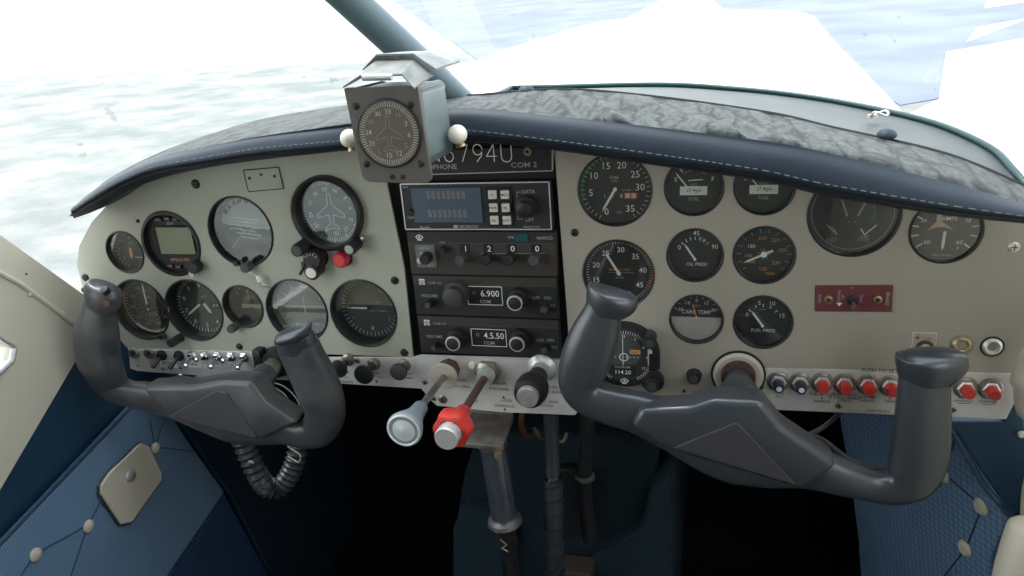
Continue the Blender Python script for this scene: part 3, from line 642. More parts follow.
b = MB(); knob(b, (.029, -.002, -.0375), .0045, .008, PINKW); b.build('push_button', g)
g, d, y = fgauge('attitude_indicator', 'artificial horizon with a pale sky half and fine white lines', 'att', .018)
hm = mat('horizon_sky', (.30, .35, .38), .5); hg = mat('horizon_ground', (.045, .04, .036), .5)
R0 = .0375; d.add([(R0 * math.cos(a), y - .0002, .002 + R0 * math.sin(a)) for a in [PI * i / 30 - .12 for i in range(31)]], [tuple(range(31))], hm)
d.add([(R0 * math.cos(a), y - .0002, .002 + R0 * math.sin(a)) for a in [PI + PI * i / 30 - .12 for i in range(31)]], [tuple(range(31))], hg)
arc(d, .033, .038, -60, 60, BLKM, y - .0004); ticks(d, .033, .038, -60, 60, 9, .0009, WHT, y - .0006)
for k, w in ((.0, .030), (-.0055, .012), (-.010, .018), (-.015, .012), (.0055, .012), (.010, .018)): line(d, -w, .002 + k + w * .12, w, .002 + k - w * .12, .0007, WHT, y - .0006)
for s in (-1, 1): line(d, 0, .002, s * .028, -.026, .0006, DIM, y - .0006)
d.build('dial', g)
b = MB(); line(b, -.026, .0, -.008, .0, .0012, DIM, y - .003); line(b, .008, .0, .026, .0, .0012, DIM, y - .003); arc(b, .006, .007, 90, 270, DIM, y - .003); b.build('aircraft_symbol', g)
b = MB(); knob(b, (.006, -.0015, -.0435), .0065, .014, DGREY); b.build('knob', g)
b = MB(); knob(b, (-.011, -.0015, -.0405), .0035, .006, BLK); b.build('lock_knob', g)
# directional gyro
g, d, y = fgauge('heading_indicator', 'heading indicator with a white outlined aircraft on a blue-grey card', 'dg', .006)
d.disk((0, y + .0001, 0), .0405, DBLUE, 56); ticks(d, .0335, .0385, 0, 355, 72, .0006, WHT, y - .0002); ticks(d, .0320, .0385, 0, 330, 12, .0009, WHT, y - .0003)
for i, s in enumerate(['N', '3', '6', 'E', '12', '15', 'S', '21', '24', 'W', '30', '33']):
    a = i * 30 + 22; x_, z_ = pol(.0275, a); d.text(s, x_, z_, .0050, WHT, y - .0003, 1, -math.radians(a))
pl = [(-.002, .022), (.002, .022), (.003, .008), (.018, -.004), (.018, -.008), (.003, -.004), (.002, -.015), (.009, -.020), (.009, -.023), (0, -.020)]
pl = pl + [(-a, c) for a, c in reversed(pl[:-1])][:-1]
for i in range(len(pl)): line(d, *pl[i], *pl[(i + 1) % len(pl)], .0007, WHT, y - .0006)
d.build('dial', g)
b = MB(); b.lathe_closed((0, 0, 0), (0, -1, 0), [(.0405, -.005), (.0400, .008), (.0425, .011), (.0455, .009), (.0462, 0)], BLK, 60); b.build('bezel', g)
b = MB(); knob(b, (-.0175, -.002, -.0445), .0032, .010, BLK); b.build('lever', g)
b = MB(); knob(b, (.0335, -.002, -.0360), .0082, .022, BLK, d=(-.05, -1, -.12), cap=DIM); b.lathe((.045, -.004, -.030), (0, -1, 0), [(.003, 0), (.003, .006), (0, .007)], STEEL, 12); b.build('knob', g)
g, d, y = fgauge('airspeed_indicator', 'airspeed indicator behind the left yoke horn with orange and white arcs', 'asi', .016)
ticks(d, .0335, .0385, -160, 170, 46, .0006, WHT, y); nums(d, ['0', '40', '60', '80', '100', '120', '140', '160', '180', '200'], .0275, 20, 335, .0046, DIM, y)
arc(d, .0385, .0405, 225, 300, ORG, y - .0002); arc(d, .0365, .0400, 150, 225, WHT, y - .0002); arc(d, .022, .0225, 0, 360, DIM, y); d.text('MPH', .004, .012, .003, DIM, y); d.text('KNOTS', .004, -.012, .003, DIM, y)
for k in range(9): ticks(d, .013, .018, 100 + k * 22, 100 + k * 22, 1, .0006, DIM, y)
d.build('dial', g); needle(g, 0, .0335, .006, .0022, y - .002)
b = MB(); knob(b, (.030, -.0015, -.036), .004, .008, BLK); b.build('knob', g)
g, d, y = fgauge('altimeter', 'altimeter with two white hands and a long setting knob', 'alt')
d.disk((0, y + .0001, 0), .0405, DGREY, 56); ticks(d, .0350, .0400, 0, 352.8, 50, .0007, WHT, y - .0002); ticks(d, .0335, .0400, 0, 324, 10, .0013, WHT, y - .0003)
nums(d, ['0', '1', '2', '3', '4', '5', '6', '7', '8', '9'], .0290, 0, 324, .0062, WHT, y - .0003)
d.text('ALT', .004, .012, .0035, DIM, y - .0002); rect(d, .012, -.004, .026, .004, BLKM, y - .0002); d.text('29.9', .019, 0, .0040, WHT, y - .0004)
d.build('dial', g); needle(g, 234, .0320, .0, .0024, y - .002, z=.004, name='long_hand'); needle(g, 148, .0200, .0, .0034, y - .003, x=.003, z=.006, name='short_hand')
b = MB(); b.lathe((-.0300, -.001, -.0400), (0, -1, 0), [(.0060, 0), (.0060, .020), (.0055, .0215), (0, .0215)], BLK, 24); b.build('knob', g)
g, d, y = fgauge('turn_indicator', 'small round instrument between the altimeter and the course indicators', 's2')
d.disk((0, y + .0001, 0), .0265, DGREY, 40); ticks(d, .0210, .0240, -60, 60, 7, .0008, WHT, y - .0002); rect(d, -.016, -.010, .020, -.004, mat('cream_dial', (.38, .33, .22), .6), y - .0002); d.disk((-.002, y - .0006, -.014), .0055, DGREY, 20)
d.text('TURN', 0, .006, .003, ORG, y - .0002); d.build('dial', g); needle(g, -8, .018, .0, .0014, y - .0015, m=ORG)
b = MB(); knob(b, (-.0150, -.0015, -.0270), .0058, .014, DGREY); b.build('knob', g)
REFLC = mat('pale_reflection', (.36, .38, .38), .55)  # pale reflection put into the dial colour
g, d, y = fgauge('course_indicator', 'pale-looking round course indicator behind the left yoke inner grip', 'vor1')
d.disk((0, y + .0001, 0), .0405, REFLC, 56); ticks(d, .0335, .0390, 0, 350, 36, .0007, WHT, y - .0002); arc(d, .0255, .0262, -70, 70, WHT, y - .0002)
nums(d, ['N', '3', '6', 'E', '12', '15', 'S', '21', '24', 'W', '30', '33'], .0300, 0, 330, .0042, WHT, y - .0003)
line(d, -.030, -.001, .030, -.001, .0011, WHT, y - .0004); line(d, 0, -.010, 0, .012, .0011, WHT, y - .0005); rect(d, -.033, -.0095, .033, -.004, DGREY, y - .0004); arc(d, .010, .0105, 0, 360, DIM, y - .0002)
d.build('dial', g)
b = MB(); ofs = P(268, 286) - Vector((xz('vor1')[0], 0, xz('vor1')[1])); b.tube([ofs, ofs + Vector((-.002, -.006, .004)), ofs + Vector((-.008, -.008, .016)), ofs + Vector((-.030, -.004, .024))], [.0032, .003, .0008, .0006], SILV, 10)
b.lathe(ofs + Vector((-.004, -.008, .010)), (-.3, -.3, 1), [(.001, -.003), (.0042, 0), (.0030, .006), (0, .007)], IVORY, 14); b.build('clip_lamp', g)
g, d, y = fgauge('vertical_speed_indicator', 'round instrument with a white level pointer at the right of the lower row', 'vor2')
d.disk((0, y + .0001, 0), .0415, DGREY, 56); d.add([(.0385 * math.cos(a), y - .0001, .004 + .0385 * math.sin(a)) for a in [PI * i / 30 for i in range(31)]], [tuple(range(31))], mat('olive_reflection', (.25, .24, .17), .6))  # olive half disc paints a reflection onto the dial
ticks(d, .0335, .0390, 100, 440, 41, .0007, WHT, y - .0003); nums(d, ['5', '10', '15', '20', '15', '10', '5'], .0290, -60 - 60, 240 - 60 - 60, .0042, DIM, y - .0003)
d.text('0', -.031, 0, .005, WHT, y - .0003); d.text('CLIMB', .010, .008, .003, DIM, y - .0003); d.text('1000 FT PER MIN', .010, -.004, .0024, DIM, y - .0003); d.text('8', 0, -.028, .0055, WHT, y - .0003)
d.build('dial', g); needle(g, 270, .0290, -.003, .0018, y - .002, hub=.0028)

# knob cluster below heading indicator
def knob_px(name, label, px, py, r, L, m, cap=None, cat='knob', dirn=(0, -1, 0), base=True, group=None):
    p = P(px, py); t = thing(name, (p.x, 0, p.z), label, cat, group)
    b = MB()
    if base: b.lathe((0, 0, 0), (0, -1, 0), [(r * 1.15, 0), (r * 1.1, .002), (r * .8, .0025)], BLK, 24); b.build('base_ring', t); b = MB()
    knob(b, (0, -.001, 0), r, L, m, dirn, 26, cap=cap); b.build('knob', t); return t
knob_px('selector_knob', 'black cylindrical knob at lower left of the heading indicator', 309, 242.5, .0085, .030, BLK, cap=DGREY, dirn=(0, -1, -.05))
t = knob_px('selector_knob', 'fluted black selector knob with white markings between two smaller knobs', 318, 256, .0125, .016, BLK)
b = MB(); 
for a in range(-2, 3): ticks(b, .006, .0105, a * 28, a * 28, 1, .0012, DIM, -.0178)
b.build('markings', t)
b = MB(); b.lathe((-.002, -.001, -.014), (0, -1, -.1), [(.0098, 0), (.0098, .017), (.0068, .018)], BLK, 24); b.lathe((-.002, -.018, -.0155), (0, -1, -.1), [(.0070, 0), (.0066, .0022), (0, .0024)], IVORY, 20); b.build('white_tipped_button', t)
b = MB(); b.box((-.016, -.006, -.010), (.006, .010, .010), BLK, .001); b.tube([(-.016, -.010, -.012), (-.021, -.014, -.020)], .0018, BLK, 8); b.build('lever', t)
t = knob_px('warning_light', 'translucent red round light below the heading indicator', 344, 257.5, .0098, .012, KNOBR2, cap=KNOBR, cat='light')
# small things on right panel
knob_px('dimmer_knob', 'small black fluted knob left of the right yoke shaft', 694, 375, .0075, .010, BLK, cap=DGREY)
for px, py, m_, l in ((961.5, 345, BRASS, 'brass headphone jack, left of the two at the right'), (992, 346.5, SILV, 'dark-ringed headphone jack, rightmost on the panel')):
    p = P(px, py); t = thing('headphone_jack', (p.x, 0, p.z), l, 'jack', 'headphone jacks on the right panel')
    b = MB(); b.lathe_closed((0, 0, 0), (0, -1, 0), [(.0048, -.004), (.0048, .002), (.0068, .003), (.0092, .0012), (.0094, 0)], m_, 28); b.disk((0, .0026, 0), .005, BLKM, 20)
    b.lathe_closed((0, 0, 0), (0, -1, 0), [(.0094, 0), (.0094, .001), (.0112, .0008), (.0112, 0)], BLK if m_ is SILV else STEEL, 28); b.build('socket', t)
c0, c1 = P(912.5, 331.5), P(934, 357); ctr = (c0 + c1) / 2
t = thing('lock_plate', (ctr.x, 0, ctr.z), 'small square metal plate with a key lock behind the right horn cap', 'plate')
w_, h_ = (c1.x - c0.x), (c0.z - c1.z); b = MB(); b.box((0, -.001, 0), (w_, .002, h_), ALU, .0005); b.box((0, -.0018, 0), (w_ - .002, .002, h_ - .002), PANEL, .0004); 
b.text('ON', .003, h_ / 2 - .007, .003, RED, -.003, 1, .5); b.build('plate', t)
b = MB(); b.lathe_closed((.001, -.002, -.003), (0, -1, 0), [(.0055, 0), (.0055, .003), (.0085, .003), (.0088, 0)], RUST, 28); b.lathe((.001, -.002, -.003), (0, -1, 0), [(.0055, 0), (.005, .0026), (0, .0026)], SILV, 20); b.build('lock_cylinder', t)
screwpart(t, -w_ / 2 + .005, h_ / 2 - .005, .0025, STEEL, -.002)
# maroon switch plate
q = [P(815, 285), P(893, 284.5), P(891.5, 311.5), P(815, 311)]; ctr = sum(q, Vector()) / 4
t = thing('switch_plate', ctr, 'maroon rectangular switch plate with three small fittings', 'plate')
b = MB(); b.prism([v - ctr for v in q], (0, -.002, 0), MAROON, .0008); b.build('plate', t)
b = MB(t.location)
for s, px, py, h, rot in (('GEAR', 819.5, 298.5, 2.6, PI / 2), ('UP', 843, 297, 2.6, PI / 2), ('DOWN', 839, 296, 2.4, PI / 2), ('SAFE', 861, 299, 2.8, PI / 2), ('BRAKE', 887.5, 299, 3, PI / 2 * -1), ('O', 852.5, 288, 2.4, 0), ('o', 852, 308.8, 2.2, 0)):
    b.text_px(s, px, py, h, DIM, -.0023, 1, rot)
p = P(839, 302); b.add([(p.x - .003, -.0023, p.z), (p.x + .003, -.0023, p.z), (p.x, -.0023, p.z - .004)], [(0, 1, 2)], WHT); b.build('lettering', t)
for px, m_ in ((828, BRASS), (877, BRASS)):
    p = P(px, 298.5) - ctr; b = MB(); b.lathe_closed((p.x, -.002, p.z), (0, -1, 0), [(.0022, 0), (.0026, .003), (.0042, .0025), (.0045, 0)], m_, 20); b.build('bushing', t)
p = P(852.5, 299) - ctr; b = MB(); b.lathe((p.x, -.002, p.z), (0, -1, 0), [(.0055, 0), (.0055, .002), (.0035, .003), (.0035, .005)], BLK, 20); b.tube([(p.x, -.005, p.z), (p.x, -.014, p.z - .006)], [.0015, .0026], STEEL, 10); b.build('toggle', t)

# ================================================================== RADIO STACK
RX0, RX1 = -.1850, -.0040
rk = thing('radio_rack', (-.094, 0, 0), 'black radio rack frame filling the gap between both panels', 'rack')
b = MB((-.094, 0, 0)); q = [P(374, 124, .004), P(552, 128, .004), P(566, 300, .004), P(573, 396, .004), P(573, 358, .004), P(413, 358, .004), P(404, 268, .004), P(388, 190, .004)]
b.prism([P(372, 132, .010), P(556, 136, .010), P(568, 300, .010), P(574, 360, .010), P(409, 360, .010), P(400, 268, .010), P(384, 190, .010)], (0, .12, 0), BLKM); b.build('housing', rk)
# top placard
c = [P(385, 152, -.002), P(552.5, 146, -.002), P(552.5, 170.6, -.002), P(388, 175.5, -.002)]
t = thing('name_placard', sum(c, Vector()) / 4, 'black engraved placard with large thin registration letters above the radios', 'placard')
b = MB(t.location); b.prism(c, (0, .010, 0), BLK, .0006); b.build('plate', t)
b = MB(t.location)
for ch, px, hx in (('N', 434, 17), ('6', 449, 17), ('7', 463.5, 17), ('9', 478, 17.5), ('4', 491.5, 17.5), ('U', 506.5, 17.5)):
    pc_ = P(px, 153, -.002); h_ = hx * mpp(px, 153); w_ = h_ * .30
    GL = {'N': [[(-1, -1), (-1, 1), (1, -1), (1, 1)]], '7': [[(-1, 1), (1, 1), (-.3, -1)]], '4': [[(.5, -1), (.5, 1), (-1, -.35), (1, -.35)]],
          'U': [[(-1, 1), (-1, -.4)] + [(-math.cos(PI * i / 8), -.4 - .6 * math.sin(PI * i / 8)) for i in range(9)] + [(1, 1)]],
          '6': [[(.9 * math.cos(2 * PI * i / 16), -.4 + .6 * math.sin(2 * PI * i / 16)) for i in range(17)], [(-.9, -.4), (-.7, .3), (.3, 1)]],
          '9': [[(.9 * math.cos(2 * PI * i / 16), .4 + .6 * math.sin(2 * PI * i / 16)) for i in range(17)], [(.9, .4), (.7, -.3), (-.3, -1)]]}
    for pth_ in GL[ch]:
        for (a1, b1), (a2, b2) in zip(pth_, pth_[1:]): line(b, pc_.x + a1 * w_, pc_.z + b1 * h_ / 2, pc_.x + a2 * w_, pc_.z + b2 * h_ / 2, .0011, WHT, -.0032)
b.text_px('MICROPHONE', 434, 167, 5.0, DIM, -.0032, 1.05); b.text_px('COM 2', 524, 164.8, 5.2, DIM, -.0032, 1.2); b.build('lettering', t)
b = MB(t.location)
for k in range(4):
    a_, c_ = c[k], c[(k + 1) % 4]
    if k in (1, 2): line(b, a_.x, a_.z, c_.x, c_.z, .0012, DIM, -.003)
b.build('edge_line', t)
p = P(527.8, 151.5, -.002) - t.location; b = MB(); b.lathe_closed((p.x, p.y, p.z), (0, -1, 0), [(.0022, 0), (.0022, .003), (.0042, .003), (.005, 0)], BRASS, 20); b.build('jack', t)

def unit(name, px4, label, body=RADIO, y0=-.004, cat='radio'):
    q = [P(a, c_, y0) for a, c_ in px4]; x0 = min(v.x for v in q); x1 = max(v.x for v in q)
    x0 = (q[0].x + q[3].x) / 2; x1 = (q[1].x + q[2].x) / 2; z1 = (q[0].z + q[1].z) / 2; z0 = (q[2].z + q[3].z) / 2
    t = thing(name, ((x0 + x1) / 2, y0, (z0 + z1) / 2), label, cat, 'radio units in the centre stack')
    b = MB(); b.box((0, .0065, 0), (x1 - x0, .013, z1 - z0), body, .0012); b.build('body', t); return t, x1 - x0, z1 - z0
def frame_line(mb, x0, z0, x1, z1, w, m, y):
    line(mb, x0, z0, x1, z0, w, m, y); line(mb, x1, z0, x1, z1, w, m, y); line(mb, x1, z1, x0, z1, w, m, y); line(mb, x0, z1, x0, z0, w, m, y)
def loc(t, px, py, y=-.004): p = P(px, py, y); return p.x - t.location.x, p.z - t.location.z
# unit 1: navigator with blue-grey display
t, W, H = unit('navigation_radio', ((400, 183.8), (551, 180), (551.5, 229.5), (404.5, 231)), 'topmost radio with a blue-grey display and six white buttons')
b = MB(); w, h = W / 2 - .0012, H / 2 - .0012; frame_line(b, -w, -h, w, h, .0014, SILV, -.0006); b.build('border_line', t)
x0, z0 = loc(t, 415, 222.5); x1, z1 = loc(t, 480.5, 187); b = MB(); b.box(((x0 + x1) / 2, -.0006, (z0 + z1) / 2), (x1 - x0, .003, z1 - z0), LCDB, .0006)
for row, yy in ((0, 194.5), (1, 213)):
    for i in range(8):
        cx_, cz_ = loc(t, 429 + i * 5 + row * 1.5, yy); rect(b, cx_ - .0021, cz_ - .0045, cx_ + .0021, cz_ + .0045, LCDT, -.0024)
        line(b, cx_ - .0014, cz_ - .003, cx_ + .0014, cz_ + .003, .0006, LCDB, -.0026)
b.build('display', t)
x_, z_ = loc(t, 500.5, 206.5); b = MB(); b.box((x_, -.0003, z_), (.0300, .0025, .0450), BLKM, .001); kp_ = b.build('keypad', t)
labs = ['CL', 'MSG', 'PWR', 'FL', 'SEL', 'ENT']; k = 0
for yy in (194, 207, 219.5):
    for xx in (493, 505.5):
        x_, z_ = loc(t, xx + (yy - 194) * .08, yy); b = MB(); b.box((x_, -.0025, z_), (.0095, .0035, .0098), BTNW, .0007); b.text(labs[k], x_, z_, .0030, BLKM, -.0045); b.build('button', kp_); k += 1
x_, z_ = loc(t, 527, 206); b = MB(); b.lathe((x_, 0, z_), (0, -1, 0), [(.0125, 0), (.0122, .008), (.0085, .0085), (.0082, .016), (.0075, .0165), (0, .0165)], BLK, 36); b.build('dual_knob', t)
b = MB()
for s, px, py, hh in (('DATA', 528.5, 191.5, 3.2), ('LIST', 530, 219.5, 3.2), ('MADE IN USA', 532, 226.7, 1.8), ('Apollo', 425, 227.5, 3.6), ('II MORROW', 468, 226.5, 2.8), ('AUX', 405.5, 187, 2), ('PUSH', 411, 217.5, 2)):
    x_, z_ = loc(t, px, py); b.text(s, x_, z_, hh * .00122, DIM, -.0006)
for a_, c_ in (((517, 192), (521, 192)), ((517, 192), (518, 219)), ((518, 219), (523, 219))): p1 = loc(t, *a_); p2 = loc(t, *c_); line(b, *p1, *p2, .0006, DIM, -.0006)
for px, py in ((455.5, 226.5),): x_, z_ = loc(t, px, py); rect(b, x_ - .002, z_ - .002, x_ + .002, z_ + .002, DIM, -.0006)
b.build('lettering', t)
x_, z_ = loc(t, 411.5, 212); b = MB(); knob(b, (x_, 0, z_), .0035, .005, BLK); b.build('knob', t)
# unit 2: transponder
t, W, H = unit('transponder', ((406.5, 232.5), (555, 231.5), (557, 275), (411.5, 276.5)), 'transponder showing code 1200 under the topmost radio', RADIO2)
b = MB(); x0, z0 = loc(t, 407.5, 242.5); x1, z1 = loc(t, 554, 232.5); rect(b, -W / 2 + .001, z0, W / 2 - .001, z1, RADIO, -.0005)
line(b, -W / 2, z0 - .0004, W / 2, z0 - .0004, .0010, DGREY, -.0007)
x_, z_ = loc(t, 419.5, 237); eye(b, x_, z_, .0065, WHT, -.0008)
for s, px, py, hh in (('VFR', 511, 237.3, 2.6), ('NARCO', 545, 237.8, 3)): x_, z_ = loc(t, px, py); b.text(s, x_, z_, hh * .00122, DIM, -.0008)
b.build('header', t)
x_, z_ = loc(t, 521.5, 237.5); b = MB(); b.box((x_, -.001, z_), (.0145, .003, .0090), mat('teal_lens', (.02, .10, .10), .25), .0006); b.build('reply_lens', t)
x_, z_ = loc(t, 426, 256); b = MB(); b.box((x_, -.0004, z_), (.0245, .0016, .0280), mat('dull_grey_plate', (.16, .16, .16), .5), .0005); b.text('SBY ON', x_, z_ + .010, .0026, DIM, -.0014); b.text('ID', x_ - .004, z_ + .003, .004, WHT, -.0014); b.text('ALT', x_ + .005, z_ - .011, .0026, DIM, -.0014); b.build('mode_plate', t)
b = MB(); knob(b, (x_ + .003, -.001, z_), .0068, .014, BLK); b.build('mode_knob', t)
b = MB(); x_, z_ = loc(t, 421, 259.5); knob(b, (x_, -.001, z_), .0034, .005, IVORY); b.build('ident_button', t)
x_, z_ = loc(t, 444.5, 248.5); b = MB(); knob(b, (x_, 0, z_), .0045, .010, BLK); b.text('DIM', x_ - .002, z_ + .0072, .0025, DIM, -.0006); b.build('dimmer_knob', t)
b = MB()
for i, px in enumerate((465, 488.5, 512, 536.5)):
    x_, z_ = loc(t, px, 248.5); rect(b, x_ - .006, z_ - .0055, x_ + .006, z_ + .0055, BLKM, -.0005); b.text('1200'[i], x_ + .001, z_, .0068, WHT, -.0008, 1.1)
p1 = loc(t, 480, 253.5); p2 = loc(t, 545, 253); line(b, *p1, *p2, .0005, DIM, -.0008); b.build('code_window', t)
for px in (463, 488, 511, 536): x_, z_ = loc(t, px, 257); b = MB(); b.lathe((x_, 0, z_), (0, -1, 0), [(.0065, 0), (.0062, .014), (.0052, .015), (.0048, .0145), (0, .0145)], DGREY if px in (463, 536) else BLK, 22); b.build('code_knob', t)
# units 3 and 4
def comm(px4, lab, freq, hdr, Hy, dy, knobs, disp, ballm):
    t, W, H = unit('comm_radio', px4, lab)
    b = MB(); x0, zz = loc(t, 480, Hy); rect(b, -W / 2 + .001, zz, W / 2 - .001, H / 2 - .001, RADIO2, -.0005); line(b, -W / 2, zz, W / 2, zz, .0009, DGREY, -.0007)
    x_, z_ = loc(t, px4[0][0] + 9.5, (px4[0][1] + Hy) / 2 + .3); eye(b, x_, z_, .0048, BLKM, -.0009, PAPER); x_, z_ = loc(t, px4[0][0] + 20, (px4[0][1] + Hy) / 2 + 1.3); b.text(hdr, x_ + .003, z_, .0028, DIM, -.0009); b.build('header', t)
    x0, z1 = loc(t, disp[0], disp[1]); x1, z0 = loc(t, disp[2], disp[3]); b = MB(); rect(b, x0, z0, x1, z1, BLKM, -.0006); frame_line(b, x0, z0, x1, z1, .0008, WHT, -.0009)
    b.text(freq[0], x0 + .008, (z0 + z1) / 2 + .0035, .0040, DIM, -.0009, .85); b.text(freq[1], (x0 + x1) / 2 + .0065, (z0 + z1) / 2 + .0028, .0078, WHT, -.0009, .95); b.text('COM', (x0 + x1) / 2, z0 + .004, .0042, DIM, -.0009)
    b.build('display', t)
    b = MB()
    for s, px, py, hh in knobs[2]: x_, z_ = loc(t, px, py); b.text(s, x_, z_, hh * .00128, DIM, -.0007)
    b.build('lettering', t)
    for (px, py, r, L, ring, m_) in knobs[0]:
        x_, z_ = loc(t, px, py); b = MB(); b.lathe((x_, 0, z_), (0, -1, 0), [(r * 1.35, 0), (r * 1.3, L * .5), (r, L * .52), (r, L), (r * .85, L + .0008), (0, L + .0008)], m_, 36)
        kb = b.build('dual_knob', t); b = MB()
        if ring: b.lathe_closed((x_, -L, z_), (0, -1, 0), [(r * .82, 0), (r * .84, .0012), (r * .98, .0010), (r * 1.02, -.001)], SILV, 36); b.build('silver_ring', kb)
    for (px, py, r, L) in knobs[1]: x_, z_ = loc(t, px, py); b = MB(); knob(b, (x_, 0, z_), r, L, BLK, cap=DGREY); b.build('knob', t)
comm(((412.5, 277.5), (556.5, 275.5), (558.5, 316.5), (417, 317.5)), 'communication radio tuned near 126.900, above the bottom radio', ('12', '6.900'), 'COM 120', 285, 0,
     ([(458, 291.5, .0115, .022, False, mat('smooth_grey_knob', (.05, .05, .05), .5)), (519, 297, .0092, .020, True, BLK)], [(431, 302, .0050, .012), (546, 306, .006, .012)],
      [('VOLUME', 429.5, 295.5, 3), ('OFF', 536, 297.7, 3), ('ON', 547.5, 297.8, 3), ('TST', 552, 305.5, 2.6), ('L', 530, 296, 3)]), (467, 286, 503, 305), 0)
comm(((417.5, 318.5), (558.5, 317.5), (560.5, 357), (421.5, 354)), 'bottom communication radio tuned near 124.550', ('12', '4.5.50'), 'COM 120', 325.5, 0,
     ([(458, 337, .0092, .020, True, BLK), (521, 337.5, .0092, .020, True, BLK)], [(436.5, 344, .0042, .012), (546, 347, .005, .010)],
      [('VOLUME', 434.5, 336.3, 3), ('OFF', 540, 340, 3), ('ON', 550.5, 340, 3), ('TST', 554.5, 347.5, 2.6)]), (471, 328.5, 507, 346.5), 0)

# ================================================================== GLARESHIELD
# stations: lip bottom, groove, roll front, roll crest, deck front, deck back  (px, py, Y)
st = [
 [(74, 218.5, -.045), (71.5, 214, -.062), (71, 210, -.062), (72, 207.5, -.05), (73.5, 207, -.03), (76, 207.5, -.01)],
 [(99, 209, -.045), (97, 198, -.068), (97.5, 192, -.068), (99, 187, -.05), (103, 183, -.02), (108, 180, .01)],
 [(122, 194, -.045), (121.5, 184, -.070), (122.5, 178, -.070), (124.5, 172.5, -.05), (129, 168.5, -.01), (136, 163.5, .04)],
 [(155.5, 180, -.045), (154, 171.5, -.070), (155, 165.5, -.070), (157, 160, -.05), (163, 155, 0), (170, 148, .07)],
 [(200, 169, -.045), (199, 163.5, -.072), (199.5, 157, -.072), (201, 150, -.05), (206, 144.5, 0), (213, 133, .11)],
 [(259, 160, -.045), (259, 154.5, -.072), (259.5, 147, -.072), (260, 138, -.05), (262, 133, 0), (266, 118, .16)],
 [(352, 150, -.045), (350, 146.5, -.073), (350, 138, -.074), (349.5, 126.5, -.05), (350, 120, 0), (352, 104, .20)],
 [(410, 144, -.045), (409, 140, -.073), (408, 131, -.075), (407, 119, -.05), (407, 113, 0), (409, 96, .22)],
 [(467, 141.5, -.045), (466, 138, -.074), (465.5, 128, -.076), (465, 111, -.05), (465, 105.5, -.01), (468, 96, .08)],
 [(555, 150.5, -.048), (554, 146.5, -.076), (554, 138, -.080), (553.5, 119, -.05), (554, 111, -.01), (557, 89.5, .10)],
 [(646, 164, -.055), (645, 160, -.084), (645.5, 150, -.088), (646, 130, -.055), (647, 120, -.01), (651, 96.5, .11)],
 [(760, 181, -.070), (759.5, 176.5, -.098), (760, 167, -.102), (762, 146, -.065), (764, 133, -.02), (769, 113, .10)],
 [(824, 195.5, -.080), (823.5, 190.5, -.106), (824, 181, -.110), (826, 158, -.075), (829, 145, -.03), (834, 128, .075)],
 [(935, 214, -.090), (935, 209, -.112), (936, 201, -.114), (938, 186, -.085), (941, 171, -.05), (946, 154, .02)],
 [(1013, 222.5, -.095), (1014, 218, -.112), (1015, 214, -.114), (1019, 206, -.09), (1022, 196, -.07), (1026, 187, -.03)],
 [(1052, 226, -.095), (1054, 223, -.108), (1056, 220, -.11), (1058, 216, -.09), (1060, 210, -.07), (1063, 204, -.04)]]
NI = 6
for q_ in st:
    q_[3] = (q_[3][0], q_[3][1], q_[2][2] + .010); q_[4] = (q_[4][0], q_[4][1], min(q_[4][2], q_[2][2] + .036))
rows = []
flat = lerp_path([tuple(c for k in s for c in k) for s in st], NI)
for f in flat:
    r = [P(f[3 * i], f[3 * i + 1], f[3 * i + 2]) for i in range(6)]
    rows.append(lerp_path([tuple(v) for v in r], 5))
gt = thing('glareshield', (-.09, -.03, .17), 'long padded dark navy glareshield with cracked worn top over the panels', 'glareshield')
m_ = len(rows[0])
def surf(mb, rws, c0, c1, m, th=None, wob=0):
    vs = []; fs = []; w = c1 - c0 + 1
    for i, r in enumerate(rws):
        for j in range(c0, c1 + 1):
            v = Vector(r[j])
            if wob and c0 < j < c1 + 1:
                v.z += wob * (random.random() - .5)
            vs.append(v)
    for i in range(len(rws) - 1):
        for j in range(w - 1): fs.append((i * w + j, i * w + j + 1, (i + 1) * w + j + 1, (i + 1) * w + j))
    mb.add(vs, fs, m, True)
b = MB(gt.location); surf(b, rows, 0, 17, VINYL)
und = []                                            # underside back to the panel
for r in rows:
    a = Vector(r[0]); und.append([a + Vector((0, .045 - .0 + max(0, -.045 - a.y), .004)), a + Vector((0, .02, .001)), a])
surf(b, und, 0, 2, VINYL)
b.build('padded_roll', gt)
b = MB(gt.location)
rw = []
for i, r in enumerate(rows):
    rw.append(r)
def surf2(mb, rws, c0, c1, m):                        # wrinkled deck: extra columns with folds running front to back
    vs = []; fs = []; rr = []
    for i in range(len(rws) - 1):
        for s in range(5):
            t_ = s / 5; row = []
            for j in range(c0, c1 + 1):
                for k in range(3 if j < c1 else 1):
                    A = Vector(rws[i][j]).lerp(Vector(rws[i][min(j + 1, c1)]), k / 3); B = Vector(rws[i + 1][j]).lerp(Vector(rws[i + 1][min(j + 1, c1)]), k / 3)
                    row.append(A.lerp(B, t_))
            rr.append(row)
    w = len(rr[0])
    from mathutils import noise
    for i, row in enumerate(rr):
        for j, v in enumerate(row):
            u = j / (w - 1); e = math.sin(PI * min(1, u)) ** .5
            fold = noise.noise(Vector((v.x * 62 + v.y * 18, v.y * 7, 0))) * .0065 + noise.noise(Vector((v.x * 150, v.y * 25, 3))) * .0014
            amp = 1.0 if v.x > -.1 and v.x < .26 else .2
            vs.append(v + Vector((0, 0, fold * e * amp)))
    for i in range(len(rr) - 1):
        for j in range(w - 1): fs.append((i * w + j, i * w + j + 1, (i + 1) * w + j + 1, (i + 1) * w + j))
    mb.add(vs, fs, m, True)
